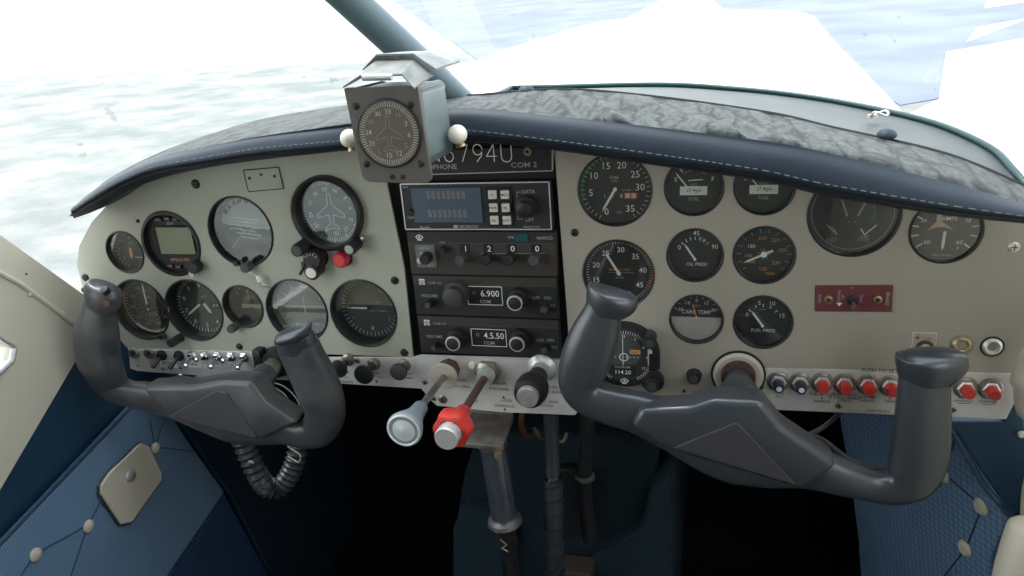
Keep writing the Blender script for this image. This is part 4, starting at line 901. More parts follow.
surf2(b, rows, 17, m_ - 1, WORN); b.build('worn_deck_cover', gt)['label'] = 'cracked and wrinkled grey top cover'
# stitching and groove
b = MB(gt.location)
off = Vector((0, -.0012, .0003))
for i in range(0, len(rows) - 1):
    A = Vector(rows[i][9]); B = Vector(rows[i + 1][9]); n = max(1, int((B - A).length / .006))
    for k in range(n):
        p1 = A.lerp(B, (k + .15) / n) + off; p2 = A.lerp(B, (k + .72) / n) + off; b.tube([p1, p2], .0005, STITCH, 5)
b.build('stitching', gt)
b = MB(gt.location); b.tube([Vector(r[4]) + Vector((0, -.0008, 0)) for r in rows], .0016, BLK, 6); b.tube([Vector(r[m_ - 1]) for r in rows[48:]], .0022, BLKM, 6); b.build('piping', gt)
# forward deck under the windshield (right and centre)
wb = [(60, 212, -.02), (120, 176, .06), (200, 141, .14), (290, 115, .20), (400, 97, .25), (480, 90, .27), (560, 87.5, .285), (660, 85.5, .29), (726, 89, .28), (792, 95.5, .25), (859, 106.5, .20), (935, 124.5, .12), (991, 149.5, .045), (1014, 172, -.005), (1034, 196, -.04)]
wbp = [P(*w) for w in [tuple(q_) for q_ in lerp_path(wb, 5)]]
for i_, v_ in enumerate(wbp):
    if v_.x < -.12:                                   # left half lies hidden behind the pad
        e_ = Vector(min(rows, key=lambda r: abs(r[m_ - 1][0] - v_.x))[m_ - 1]); v_.y = e_.y + .030; v_.z = e_.z - (.022 if v_.x > -.5 else .004)
b = MB(gt.location); vs = []; fs = []
import bisect
def rows_at(x):
    best = min(rows, key=lambda r: abs(r[m_ - 1][0] - x)); return Vector(best[m_ - 1])
for i, w_ in enumerate(wbp):
    e = rows_at(w_.x)
    if w_.x < -.12: e = Vector((w_.x, min(e.y, w_.y - .01), min(e.z, w_.z) - .004))
    vs += [e + Vector((0, 0, -.004)), e.lerp(w_, .5) + Vector((0, 0, -.002)), w_ + Vector((0, 0, -.002))]
for i in range(len(wbp) - 1): fs += [(3 * i, 3 * i + 1, 3 * i + 4, 3 * i + 3), (3 * i + 1, 3 * i + 2, 3 * i + 5, 3 * i + 4)]
b.add(vs, fs, DECK, True); b.build('forward_deck', gt)
for px, py, Y in ((887, 133.5, .045), (526, 90, .085)):
    p = P(px, py, Y) - gt.location; b = MB(); b.lathe((p.x, p.y, p.z - .002), (0, -.3, 1), [(.0095, 0), (.0095, .002), (.007, .005), (.003, .0065), (0, .0068)], VINYL, 28); b.build('snap_button', gt)
p = P(880, 117, .12) - gt.location; b = MB(); b.tube([p + Vector((.008 * math.cos(a), .006 * math.sin(a), .004 + .002 * math.sin(2 * a))) for a in [2 * PI * i / 16 for i in range(17)]], .0013, SILV, 6)
b.lathe(p + Vector((-.008, 0, 0)), (0, 0, 1), [(.006, 0), (.005, .003), (0, .004)], STEEL, 12); b.build('wire_clip', gt)

# windshield: base strip + glass + centre strut
ws = MB(); ws.tube([v + Vector((0, .002, .001)) for v in wbp], [.0036] * len(wbp), TEALB, 10, asp=None)
trim = ws.build('trim_1'); tag(trim, 'dark teal rubber strip along the bottom edge of the windshield', None, None, 'structure')
vs = []; fs = []; N = len(wbp)
for i, w_ in enumerate(wbp):
    u = i / (N - 1); top = Vector((-.62 + 1.12 * u, -.40 + .18 * math.sin(PI * u), .60))
    for k in range(9):
        t_ = k / 8; v = w_.lerp(top, t_); v.y += .05 * math.sin(PI * t_) * math.sin(PI * u); v.z += .03 * math.sin(PI * t_); vs.append(v)
for i in range(N - 1):
    for k in range(8): fs.append((9 * i + k, 9 * i + k + 1, 9 * i + k + 10, 9 * i + k + 9))
b = MB(); b.add(vs, fs, WSG, True); o = b.build('window_1'); tag(o, 'large curved windshield pane with dirt specks', None, None, 'structure')
b = MB(); a0, a1 = P(463, 104, .10), P(350, 0, .0); dd = (a1 - a0)
b.tube([a0 - dd * .06, a0, a0 + dd * .5, a1, a1 + dd * .9], [.0150, .0170, .0185, .0185, .0185], STRUTM, 24)
o = b.build('windshield_strut'); tag(o, 'thick blue-grey padded tube slanting up from the glareshield across the windshield', 'strut')

# ================================================================== COMPASS
Yc = -.150
q = [P(343.5, 88, Yc), P(417.5, 86, Yc), P(432, 184, Yc), P(363, 182, Yc)]; ctr = sum(q, Vector()) / 4
t = thing('compass', ctr, 'square boxed magnetic compass with a metal cap standing on the glareshield', 'compass')
b = MB(t.location)
def roundpoly(q, r, n=5):
    out = []
    for i in range(len(q)):
        a, c_, d_ = q[i - 1], q[i], q[(i + 1) % len(q)]; p1 = c_ + (a - c_).normalized() * r[i]; p2 = c_ + (d_ - c_).normalized() * r[i]
        for k in range(n + 1): s = k / n; out.append(p1 * (1 - s) ** 2 + c_ * 2 * s * (1 - s) + p2 * s * s)
    return out
GREYB = mat('compass_grey', (.10, .088, .078), .5, bump=(600, .2, .0003))
b.prism(roundpoly(q, (.002, .002, .009, .009)), (0, .006, 0), GREYB, .0007); b.build('face_plate', t)
cdial = P(389, 133.5, Yc) - ctr; cr = .0303
b = MB(); b.lathe_closed((cdial.x, -.0005, cdial.z), (0, -1, 0), [(cr, 0), (cr, .0016), (cr + .0015, .0012), (cr + .0018, 0)], BLK, 48); b.build('bezel', t)
d = MB(); CD = mat('compass_card', (.19, .155, .135), .6); d.disk((0, -.0004, 0), cr, CD, 48); ticks(d, cr * .80, cr * .95, 0, 355, 72, .0007, WHT, -.0008)
for i, s in enumerate(['N', '3', '6', 'E', '12', '15', 'S', '21', '24', 'W', '30', '33']):
    x_, z_ = pol(cr * .66, i * 30 + 35); d.text(s, x_, z_, .0046, ORG if s in 'NESW' else WHT, -.0008)
for i in range(len(pl)): 
    a_, c_ = pl[i], pl[(i + 1) % len(pl)]; line(d, a_[0] * .72, a_[1] * .72, c_[0] * .72, c_[1] * .72, .0006, DIM, -.001)
o = d.build('dial', t); o.location = (cdial.x, 0, cdial.z)
b = MB(); b.lathe((cdial.x, -.0015, cdial.z), (0, -1, 0), [(cr, 0), (cr, .0006)], GLASS, 48, False); b.build('glass', t)
for px, py in ((356, 106), (410.5, 104.5), (366.5, 164), (420.5, 163.5)):
    p = P(px, py, Yc) - ctr; screwpart(t, p.x, p.z, .0032, SCREW, 0)
for px, py in ((392.5, 177), (403, 177)): p = P(px, py, Yc) - ctr; b = MB(); b.lathe((p.x, 0, p.z), (0, -1, 0), [(.0024, 0), (.0024, .0008), (0, .0008)], BLKM, 14); b.build('adjuster', t)
b = MB(t.location); e = .003
fr = [q[0] + Vector((e, .006, -.002)), q[1] + Vector((-.001, .006, -.002)), q[2] + Vector((-.001, .006, .018)), q[3] + Vector((.002, .006, .018))]
b.prism(roundpoly(fr, (.006,) * 4), (0, .070, 0), mat('compass_side', (.15, .19, .19), .4, .1, var=(30, .5, (.10, .13, .135))), .005, 3); b.build('housing', t)
b = MB(t.location); 
capm = mat('cap_metal', (.26, .265, .24), .45, .3, bump=(60, .5, .002), var=(50, .7, (.10, .11, .11)))
f0, f1 = P(343, 86.5, Yc - .004), P(414, 87.5, Yc - .004); r0, r1 = P(360, 76.5, Yc + .0), P(402, 75.5, Yc)
bk = Vector((0, .075, 0)); f0b, f1b = f0 + Vector((.003, .085, .0)), f1 + Vector((.002, .085, .004)); 
g0 = P(351, 79, Yc - .002); g1 = P(408, 79, Yc - .002)
def sheet(mb, pts, fs, m, th=.0015):
    n = len(pts); vs = [Vector(p) for p in pts] + [Vector(p) + Vector((0, 0, -th)) for p in pts]
    F_ = [tuple(f) for f in fs] + [tuple(i + n for i in reversed(f)) for f in fs]
    from collections import Counter
    ed = Counter(); 
    for f in fs:
        for i in range(len(f)): ed[tuple(sorted((f[i], f[(i + 1) % len(f)])))] += 1
    for (a, c_), k in ed.items():
        if k == 1: F_.append((a, c_, c_ + n, a + n))
    mb.add(vs, F_, m, False)
up = Vector((0, 0, .006))
sheet(b, [f0, r0 + up * .2, r1 + up * .2, f1, f0 + Vector((.004, .035, .006)), r0 + Vector((.002, .035, .012)), r1 + Vector((.0, .035, .012)), f1 + Vector((.006, .035, .008))], [(0, 1, 5, 4), (1, 2, 6, 5), (2, 3, 7, 6)], capm)
sheet(b, [f0 + Vector((.006, .032, .012)), r0 + Vector((.004, .032, .017)), r1 + Vector((.0, .032, .017)), f1 + Vector((.010, .032, .013)), f0 + Vector((.014, .085, .008)), r0 + Vector((.006, .085, .016)), r1 + Vector((.006, .085, .016)), f1 + Vector((.016, .085, .016))], [(0, 1, 5, 4), (1, 2, 6, 5), (2, 3, 7, 6)], capm)
b.build('cap_plate', t)
b = MB(t.location); b.tube([P(385, 150, -.10), P(385, 140, -.04)], .012, BLK, 16); b.build('mounting_stem', t)
b = MB(t.location); b.tube([P(363, 77.5, Yc - .006), P(392, 77, Yc - .006)], .0030, SILV, 12); b.build('clip_bar', t)
for px, py, lab in ((457.5, 134.5, 'ivory ball knob right of the boxed compass'), (349.5, 138.5, 'ivory ball knob peeking out left of the boxed compass')):
    p = P(px, py, -.095); t = thing('ball_knob', p, lab, 'knob', 'ivory ball knobs beside the compass')
    b = MB(); b.lathe((0, .0095, 0), (0, -1, 0), [(0, 0)] + [(.0095 * math.sin(PI * k / 12), .0095 - .0095 * math.cos(PI * k / 12)) for k in range(1, 12)] + [(0, .019)], IVORY, 26); b.build('ball', t)
    b = MB(); b.tube([(0, .008, -.002), (.0, .03, -.006)], .003, BRASS, 12); b.lathe((0, .004, -.0085), (.2, 0, -1), [(.004, 0), (.006, .004), (.003, .005)], BRASS, 16); b.build('stem', t)

# ================================================================== YOKES
def pxpath(st, n=5):
    def slim(a, c_, Y, w, dpt):
        if a > 870 and Y < -.09: return (a, c_, Y, w * .79, dpt * .85)      # right grip of the right yoke
        if a < 135: return (a - 1, c_, Y, w * .84, dpt * .82)
        if 280 < a < 340: return (a - 1, c_, Y, w * .92, dpt * .85)
        return (a, c_, Y, w, dpt)
    st = [slim(*q_) for q_ in st]
    fl = lerp_path(st, n); pts = [P(a, c_, Y) for a, c_, Y, w, dpt in fl]
    return pts, [w * mpp(a, c_, Y) for a, c_, Y, w, dpt in fl], [dpt for *_, dpt in fl]
def yoke(label, paths, pad, hubpx, shaft, caps, Y0, org, extra=None, M_=YOKE, delta=()):
    t = thing('control_yoke', org, label, 'control yoke', 'control yokes')
    b = MB(org)
    for pth in paths:
        pts, w, dp = pxpath(pth); b.tube(pts, w, M_, 28, asp=dp, up=(0, 1, 0), pw=.78)
    b.prism([P(a, c_, Y0 - .0255) for a, c_ in delta], (0, .034, 0), M_, .0065, 4)
    b.build('body', t)
    b = MB(org); b.tube(shaft[0], shaft[1], STEEL if shaft[2] else YOKE, 28); b.build('shaft', t)
    b = MB(org); b.tube(*hubpx, YOKE, 28); b.build('hub_collar', t)
    b = MB(org); b.prism(roundpoly([P(*a) for a in pad], (.004,) * len(pad)), (0, -.0025, 0), YPAD, .0012); b.build('centre_pad', t)
    for st_, m_ in caps:
        b = MB(org); pts, w, dp = pxpath(st_, 4); b.tube(pts, w, m_, 28, asp=dp, up=(0, 1, 0)); b.build('grip_cap', t)
    return t
Yr = -.10
org = Vector((.197, -.09, -.12))
sh = Vector((.197, 0, -.0965))
paths = [[(606, 302, Yr, 18, .013), (603, 312, Yr, 18, .014), (597, 330, Yr, 22, .016), (589, 350, Yr, 23, .018), (583, 368, Yr, 22, .018), (580, 383, Yr, 19, .017), (588, 396, Yr, 17, .016), (610, 405, Yr, 18, .015), (640, 413, Yr, 20, .015), (675, 427, Yr, 24, .016), (712, 438, Yr, 35, .018), (745, 445, Yr, 40, .018), (775, 456, Yr, 32, .018), (810, 467, Yr, 20, .016), (845, 478, Yr, 16, .015), (872, 486, Yr, 17, .015), (893, 487, Yr, 20, .016), (910, 478, Yr, 27, .018), (919, 458, Yr, 29, .019), (922, 430, Yr, 29, .019), (923, 405, Yr, 28, .018), (924, 385, Yr, 27, .016), (926, 366, Yr, 26, .014)]]
caps = [([(603, 312, Yr, 17, .014), (607, 305, Yr, 22, .016), (611, 298.5, Yr, 25, .017), (613.5, 294, Yr, 24.5, .016), (614.5, 291, Yr, 19, .011), (614.7, 289.8, Yr, 6, .003)], YOKE),
        ([(925, 384, Yr, 26, .015), (927, 375, Yr, 32, .019), (930, 365, Yr, 38, .022), (932, 358, Yr, 38, .022), (932.5, 352, Yr, 29, .015), (932.7, 349.5, Yr, 9, .005)], YOKE)]
t = yoke('right control yoke with two ram horn grips in front of the engine gauges', paths,
     [(737, 421, Yr - .0250), (673, 447, Yr - .0250), (797, 485, Yr - .0250)],
     ([sh + Vector((0, -.030, 0)), sh + Vector((0, -.036, -.001)), sh + Vector((0, -.075, -.005)), sh + Vector((0, -.115, -.016))], [.0155, .0195, .0215, .024]), ([sh + Vector((0, -.001, 0)), sh + Vector((0, -.05, 0))], .0145, False), caps, Yr, org,
     delta=[(640, 410), (690, 408), (712, 400), (762, 402), (782, 428), (838, 466), (802, 491), (735, 471), (668, 451), (630, 428)])
t2 = thing('shaft_bushing', sh, 'worn cream and rust ring where the right yoke shaft enters the panel', 'bushing', 'yoke shaft bushings')
b = MB(); b.lathe_closed((0, 0, 0), (0, -1, 0), [(.018, 0), (.018, .003), (.024, .0045), (.0275, .002), (.028, 0)], mat('cream_bushing', (.58, .55, .48), .5), 44)
b.build('ring', t2)
b = MB(); b.lathe_closed((0, 0, 0), (0, -1, 0), [(.0275, 0), (.0275, .0025), (.0295, .0022), (.0297, 0)], BLK, 44); b.build('seal', t2)
b = MB(); b.lathe_closed((0, 0, 0), (0, -1, 0), [(.0145, .002), (.0150, .013), (.0185, .013), (.0190, .002)], RUST, 36); b.build('collar', t2)
# left yoke
Yl = -.065
sh2 = P(279, 361, 0)
org2 = Vector((sh2.x, -.06, sh2.z - .02))
paths = [[(103, 300, Yl - .01, 15, .017), (100, 312, Yl - .01, 18, .020), (98, 330, Yl - .01, 23, .022), (98, 350, Yl - .01, 24, .022), (103, 368, Yl - .01, 23, .021), (112, 384, Yl, 19, .019), (128, 393, Yl, 14, .016), (150, 397, Yl, 13, .015), (175, 402, Yl, 15, .015), (205, 411, Yl, 19, .017), (235, 418, Yl, 23, .020), (262, 424, Yl, 19, .018), (285, 429, Yl, 15, .016), (303, 433, Yl, 14, .016), (318, 430, Yl, 17, .017), (326, 415, Yl - .005, 19, .019), (322, 396, Yl - .01, 22, .020), (314, 376, Yl - .012, 23, .020), (305, 358, Yl - .015, 22, .019), (299, 345, Yl - .017, 22, .018)]]
caps = [([(101, 306, Yl - .01, 16, .018), (103.5, 299, Yl - .012, 20.5, .021), (105, 291.5, Yl - .012, 21, .021), (106, 287, Yl - .012, 18, .016), (106.2, 285, Yl - .012, 7, .006)], YOKEW),
        ([(301, 352, Yl - .016, 22, .018), (297.5, 343, Yl - .018, 22, .019), (293.5, 335, Yl - .020, 21.5, .018), (291, 330.5, Yl - .02, 18, .012), (290.3, 329, Yl - .02, 6, .004)], YOKE)]
t = yoke('left control yoke with worn grips and a grey triangular centre pad', paths,
     [(217, 390, Yl - .0250), (227, 391.5, Yl - .0250), (258, 438, Yl - .0250), (169, 416, Yl - .0250)],
     ([sh2 + Vector((0, -.030, -.002)), sh2 + Vector((0, -.040, -.004)), sh2 + Vector((0, -.058, -.008)), sh2 + Vector((0, -.072, -.016))], [.0145, .0165, .0175, .018]), ([sh2 + Vector((0, -.001, 0)), sh2 + Vector((0, -.05, -.004))], .0125, True), caps, Yl, org2, M_=YOKEW,
     delta=[(140, 388), (190, 387), (222, 381), (250, 382), (266, 404), (296, 424), (260, 441), (172, 421)])
b = MB(org2)
p = P(104, 289.5, Yl - .029); b.lathe(p, (0, -.6, .8), [(.0055, -.006), (.005, .001), (0, .0015)], BLK, 18)
b.build('grip_button', t); b = MB(org2)
p = P(107, 304, Yl - .030); b.lathe(p, (.25, -1, .1), [(.0045, -.004), (.0042, .0008), (.0018, .0012)], RUST, 18)
b.build('grip_button', t)

b = MB(org2); p0 = P(300, 333, Yl - .034); b.tube([P(280, 341, Yl - .038), P(293, 337, Yl - .040), P(306, 331, Yl - .038), P(311, 322, Yl - .034)], [.006, .0075, .006, .002], YOKE, 12); b.build('thumb_rest', t)
t2 = thing('shaft_bushing', sh2, 'dark bracket where the left yoke shaft meets the panel', 'bushing', 'yoke shaft bushings')
b = MB(); b.lathe_closed((0, 0, 0), (0, -1, 0), [(.0128, 0), (.0128, .014), (.018, .014), (.022, 0)], BLK, 28); b.box((-.022, -.008, .010), (.012, .016, .022), BLK, .002); b.build('bracket', t2)

# ================================================================== UNDER THE PANEL
# landing gear bar and bracket
q = [P(463, 412, -.01), P(505, 413, -.01), P(512, 418, -.01), P(503, 440, -.01), P(489, 441, -.03), P(455, 436, -.03)]
t = thing('gear_bar_bracket', P(485, 428, 0), 'grey metal bracket hanging under the control strip', 'bracket')
b = MB(t.location); a0, a1, a2, a3 = P(470, 413, .03), P(514, 418, .03), P(503, 441, -.045), P(452, 434, -.045)
for v in (a0, a1): v.z = P(514, 418, .03).z
for v in (a2, a3): v.z = a0.z - .002
b.prism([a0, a1, a2, a3], (0, 0, .006), STEEL, .001)
b.box(((a0.x + a1.x) / 2, .028, a0.z + .012), (abs(a1.x - a0.x), .004, .028), STEEL, .001); b.build('plate', t)
for v in (a1, a2): 
    b = MB(t.location); b.lathe(v + Vector((-.006, -.004, -.0002)), (0, 0, -1), [(.005, 0), (.005, .006), (.003, .008), (0, .008)], BRASS, 14); b.build('bolt', t)
t = thing('landing_gear_bar', P(503, 540, -.01), 'chrome tube hanging straight down below the red knob, ending in a collar', 'handle')
b = MB(t.location); top, bot = P(491, 435, -.02), P(505, 522, -.02); b.tube([top, bot], [.0165, .0165], mat('brushed_tube', (.45, .48, .53), .25, .9, var=(40, .4, (.16, .18, .22))), 32); b.build('tube', t)
dn = (bot - top).normalized()
b = MB(t.location); b.lathe_closed(top + dn * .010, dn, [(.0165, 0), (.0185, .001), (.0185, .004), (.0165, .005)], STEEL, 32); b.build('clamp_ring', t)
b = MB(t.location); b.lathe_closed(bot - dn * .006, dn, [(.0165, 0), (.0215, .001), (.0225, .006), (.0200, .009), (.0120, .010), (.012, .004)], STEEL, 36); b.build('collar', t)
b = MB(t.location); b.lathe(bot, dn, [(.012, 0), (.0125, .035), (.0095, .045), (.0095, .10)], BLK, 24); b.build('lower_tube', t)
b = MB(t.location); p = P(505, 545, -.035); b.tube([p + Vector((-.006, 0, .008)), p + Vector((.003, -.002, .002)), p + Vector((-.004, -.002, -.004)), p + Vector((.003, 0, -.010))], .0012, BRASS, 6); b.build('clip', t)
t = thing('flap_pump_lever', P(555, 576, .02), 'dark wrapped rod with a silver band, behind and right of the chrome tube', 'lever')
b = MB(t.location); tp, bt = P(551, 412, .02), P(556, 600, .02); b.tube([tp, tp.lerp(bt, .33), tp.lerp(bt, .35), bt], [.0095, .0095, .0125, .0125], mat('dark_rod', (.035, .04, .05), .4), 24); b.build('rod', t)
b = MB(t.location); b.lathe_closed(tp.lerp(bt, .315), (bt - tp), [(.0095, 0), (.0112, .0005), (.0112, .005), (.0095, .0055)], CHROME, 24); b.build('band', t)
b = MB(t.location)
for k in range(8):
    c_ = tp.lerp(bt, .38 + k * .075); b.tube([c_ + Vector((.0130 * math.cos(a), .0130 * math.sin(a), .010 * a / (2 * PI))) for a in [2 * PI * i / 20 for i in range(21)]], .0013, BLKM, 6)
b.build('wrapping', t)
# hoses and pipes behind
for i, (pts, r, m_, lab, nm) in enumerate((
    ([(585, 405, .04), (588, 440, .045), (584, 470, .05), (586, 505, .055), (590, 540, .06)], .010, BLK, 'black hose with a ring fitting right of the wrapped rod', 'hose'),
    ([(523, 408, .02), (521, 425, .03), (528, 436, .05), (538, 432, .07)], .0035, COPPER, 'short copper pipe under the mixture control', 'pipe'),
    ([(534, 428, .03), (541, 438, .035), (552, 436, .04), (562, 442, .045), (567, 433, .05)], .0022, BRASS, 'thin brass pipe looping in front of the wrapped rod', 'pipe'))):
    b = MB(); b.tube([P(*v) for v in lerp_path(pts, 5)], r, m_, 12); b.o = P(*pts[0]); o = b.build(nm); tag(o, lab, nm)
    if nm == 'hose':
        c = MB(b.o); c.lathe_closed(P(584.5, 474, .051), (0, .05, -1), [(.010, 0), (.0135, .002), (.0135, .006), (.010, .008)], DGREY, 24); c.build('ring_fitting', o)
# corrugated duct below left yoke
t = thing('corrugated_duct', P(270, 485, .0), 'black corrugated duct looping below the left yoke', 'duct')
pth = lerp_path([(238, 428, .0), (246, 450, .0), (256, 472, .0), (266, 486, .01), (279, 488, .02), (290, 474, .03), (297, 455, .04), (298, 432, .05)], 14)
pts = [P(*v) for v in pth]; rr = [.0135 + .0022 * math.sin(i * 2 * PI / 4.0) for i in range(len(pts))]
b = MB(t.location); b.tube(pts, rr, BELLOW, 20); b.build('duct', t)
b = MB(t.location); c_ = P(251, 462, -.015); b.box(c_, (.008, .002, .004), SILV, .0005); b.build('tie', t)
# wires
wires = [([(262, 380, .0), (275, 388, .0), (285, 395, -.0), (289, 404, .0), (292, 412, .0)], .0010, WIREW, 'thin white wire under the left yoke shaft, leftmost of a loose bunch'),
         ([(268, 382, .01), (283, 386, .01), (296, 398, .01), (300, 412, .01), (290, 424, .02)], .0010, WIREW, 'thin white wire under the left yoke shaft, curling furthest right'),
         ([(285, 440, .02), (290, 448, .02), (300, 455, .02), (298, 462, .02), (288, 456, .02)], .0010, WIREW, 'thin pale wire loop at the mouth of the corrugated duct'),
         ([(757, 410, .01), (775, 424, .0), (800, 432, -.0), (822, 440, -.01), (845, 457, -.02), (870, 468, -.03), (893, 470, -.04)], .0032, WIRE, 'black cable running from the panel to the right yoke horn'),
         ([(843, 409, .02), (830, 422, .02), (815, 432, .01), (795, 440, .0)], .0030, WIRE, 'grey cable crossing behind the black one right of the yoke hub')]
for pts, r, m_, lab in wires:
    b = MB(); b.o = P(*pts[0]); b.tube([P(*v) for v in lerp_path(pts, 6)], r, m_, 8); o = b.build('cable' if m_ is WIRE else 'wire'); tag(o, lab, 'cable' if m_ is WIRE else 'wire')
# chrome fittings below switch panel
t = thing('vent_control', P(188, 382, .03), 'shiny chrome vent fitting peeking out below the switch panel', 'fitting')
b = MB(t.location); b.lathe(P(180, 385, .04), (1, -.3, .1), [(.014, -.02), (.018, -.012), (.018, .006), (.012, .010), (.012, .045)], CHROME, 28); b.build('barrel', t)
b = MB(t.location); b.lathe(P(203, 384, .03), (.3, -1, .1), [(.015, 0), (.015, .01), (.009, .014), (0, .014)], BRASS, 24); b.build('cap', t)
b = MB(t.location); b.tube([P(168, 380, .02), P(180, 377, .01), P(196, 380, .02)], .003, STEEL, 8); b.build('lever', t)

# tunnel
def tun(ptsx, Y, m, mb, depth): mb.prism([P(a, c_, Y) for a, c_ in ptsx], (0, depth, 0), m, .01, 3)
t = thing('centre_tunnel', P(553, 576, .1), 'dark teal carpeted tunnel behind the chrome tube', 'tunnel')
b = MB(t.location)
b.prism([P(a, c_, .10) for a, c_ in ((462, 508), (452, 530), (452, 640), (500, 640), (508, 528), (490, 512))], (0, .40, 0), TUNC, .008, 3)
b.prism([P(a, c_, .10) for a, c_ in ((590, 560), (618, 545), (642, 528), (650, 490), (672, 470), (676, 640), (600, 640))], (0, .40, 0), TUNC, .008, 3); b.build('side_wall', t)
b = MB(t.location); b.prism([P(a, c_, .13) for a, c_ in ((476, 436), (462, 480), (456, 520), (470, 580), (640, 580), (656, 500), (660, 436))], (0, .35, 0), mat('tunnel_cover', (.008, .022, .033), .95, bump=(400, .8, .002)), .01, 3); b.build('cover', t)
b = MB(t.location); b.box(P(572, 500, .105), (.030, .02, .115), BLK, .004); b.build('access_strap', t)
b = MB(t.location); b.box(P(575, 572, .09), (.055, .04, .03), mat('brown_box', (.06, .045, .035), .6), .003); b.build('foot_block', t)

# ================================================================== SIDE WALLS
XL = -.66; 
def W_(pts, X): return [PX(a, c_, X) for a, c_ in pts]
# cream left wall with window opening (polygon in the y-z plane)
sill = PX(0, 235, XL); s2 = PX(80, 292, XL); sl = (s2.z - sill.z) / (s2.y - sill.y)
def zl(y): return sill.z + (y - sill.y) * sl
lo1, lo2 = PX(85, 345, XL), PX(0, 490, XL); sl2 = (lo2.z - lo1.z) / (lo2.y - lo1.y)
c1 = PX(17, 349, XL); topz = .60; ty = sill.y + (topz - sill.z) / sl
ring_o = [(s2.y + .022, zl(s2.y + .022)), (ty, topz), (-1.75, topz), (-1.75, lo2.z - .25), (lo2.y - .5, lo2.z + sl2 * -.5 * 1.0), (lo2.y, lo2.z), (s2.y + .022, lo1.z + sl2 * (s2.y + .022 - lo1.y))]
ring_o[4] = (-.6, -.30)
wy = c1.y
win = [(wy - .004, c1.z + .004), (wy - .012, c1.z - .010), (wy - .030, c1.z - .016), (-.30, c1.z - .03), (-.40, -.21), (-1.05, -.21), (-1.12, -.17), (-1.10, .40), (-1.02, .48), (-.60, .50), (-.52, .47)]  # aft sill lowered to brighten gauge reflections and the left panel
sec = [(o_[0], o_[1]) for o_ in ring_o]
pb = plate_holes(sec, [(win,)], .02, CREAM, 'w')
def to_wall(pb, X, s): 
    pb.v = [Vector((X - s * v.y, v.x, v.z)) for v in pb.v]; return pb
o = to_wall(pb, XL, 1).build('wall_left'); tag(o, 'cream plastic side wall with a small window at the far left', None, None, 'structure')
b = MB(); b.tube([(XL + .001, a, c_) for a, c_ in win + [win[0]]], .0035, SILV, 8); o = b.build('trim_2'); tag(o, 'bright trim round the left side window', None, None, 'structure')
b = MB(); b.prism([(XL - .012, a, c_) for a, c_ in win], (.003, 0, 0), WSG); o = b.build('window_2'); tag(o, 'side window pane in the cream left wall', None, None, 'structure')
for i, (px, py) in enumerate(((30, 294), (62, 314), (26, 274))):
    p = PX(px, py, XL); b = MB(p); b.lathe(p, (1, 0, 0), [(.0042 if i < 2 else .0012, -.001), (.0040 if i < 2 else .0012, .0012), (.002, .0025) if i < 2 else (0, .001), (0, .0026)], CREAM if i < 2 else BLKM, 16); o = b.build('rivet')
    tag(o, ('cream rivet on the windshield post, nearer the left picture edge', 'cream rivet on the windshield post, nearer the left yoke', 'tiny dark screw high on the cream windshield post')[i], 'rivet')
# ridge on the post
b = MB(); b.tube([PX(a, c_, XL) for a, c_ in ((-20, 262), (20, 284), (50, 306), (80, 330))], .0035, CREAM, 8); o = b.build('trim_3'); tag(o, 'raised cream ridge along the lower windshield post', None, None, 'structure')
# right cabin wall (cream) with opening, mostly behind the camera's view
XR = .52
outr = [(.03, .13), (-.42, topz), (-1.75, topz), (-1.75, -.55), (-.12, -.55), (-.06, -.12)]
winr = [(-.30, .06), (-1.05, .06), (-1.10, .12), (-1.08, .42), (-1.0, .48), (-.55, .49), (-.48, .45), (-.28, .12)]
pb = plate_holes(outr, [(winr,)], .02, CREAM, 'w'); o = to_wall(pb, XR, -1).build('wall_right'); tag(o, 'cream side wall at the right edge', None, None, 'structure')
# roof, floor, firewall, aft bulkhead
def slab(name, c, s, m, lab): b = MB(); b.box(c, s, m); o = b.build(name); return tag(o, lab, None, None, 'structure')
slab('ceiling', (-.07, -1.10, .615), (1.20, 1.42, .02), HEAD, 'beige cabin headliner above')
slab('floor', (-.07, -.50, -.86), (1.22, 2.5, .02), CARPET, 'black carpeted cockpit floor')
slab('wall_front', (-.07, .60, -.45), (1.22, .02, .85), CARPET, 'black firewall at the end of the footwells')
slab('wall_back', (-.07, -1.76, -.12), (1.22, .02, 1.5), mat('aft_bulkhead_fabric', (.22, .22, .20), .9), 'fabric covered aft bulkhead')
b = MB(); b.prism([(XL - .006, a, c_) for a, c_ in ((.6, -.86), (-1.75, -.86), (-1.75, -.28), (-.6, -.27), (-.36, -.25), (lo2.y, lo2.z + .05), (s2.y + .05, lo1.z + .05), (.6, -.03))], (-.01, 0, 0), NAVY); o = b.build('wall_left_lower'); tag(o, 'navy vinyl lower side wall on the left', None, None, 'structure')
b = MB(); b.prism([(XR + .006, a, c_) for a, c_ in ((.6, -.86), (-1.75, -.86), (-1.75, -.3), (-.12, -.3), (.05, -.05), (.6, -.05))], (.01, 0, 0), NAVY); o = b.build('wall_right_lower'); tag(o, 'navy vinyl lower side wall on the right', None, None, 'structure')
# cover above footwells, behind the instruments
b = MB(); b.prism([(-.66, .09, -.10), (.52, .09, -.10), (.52, .60, -.03), (-.66, .60, -.03)], (0, 0, .01), BLKM); o = b.build('wall_top_footwell'); tag(o, 'dark structure behind the instruments', None, None, 'structure')

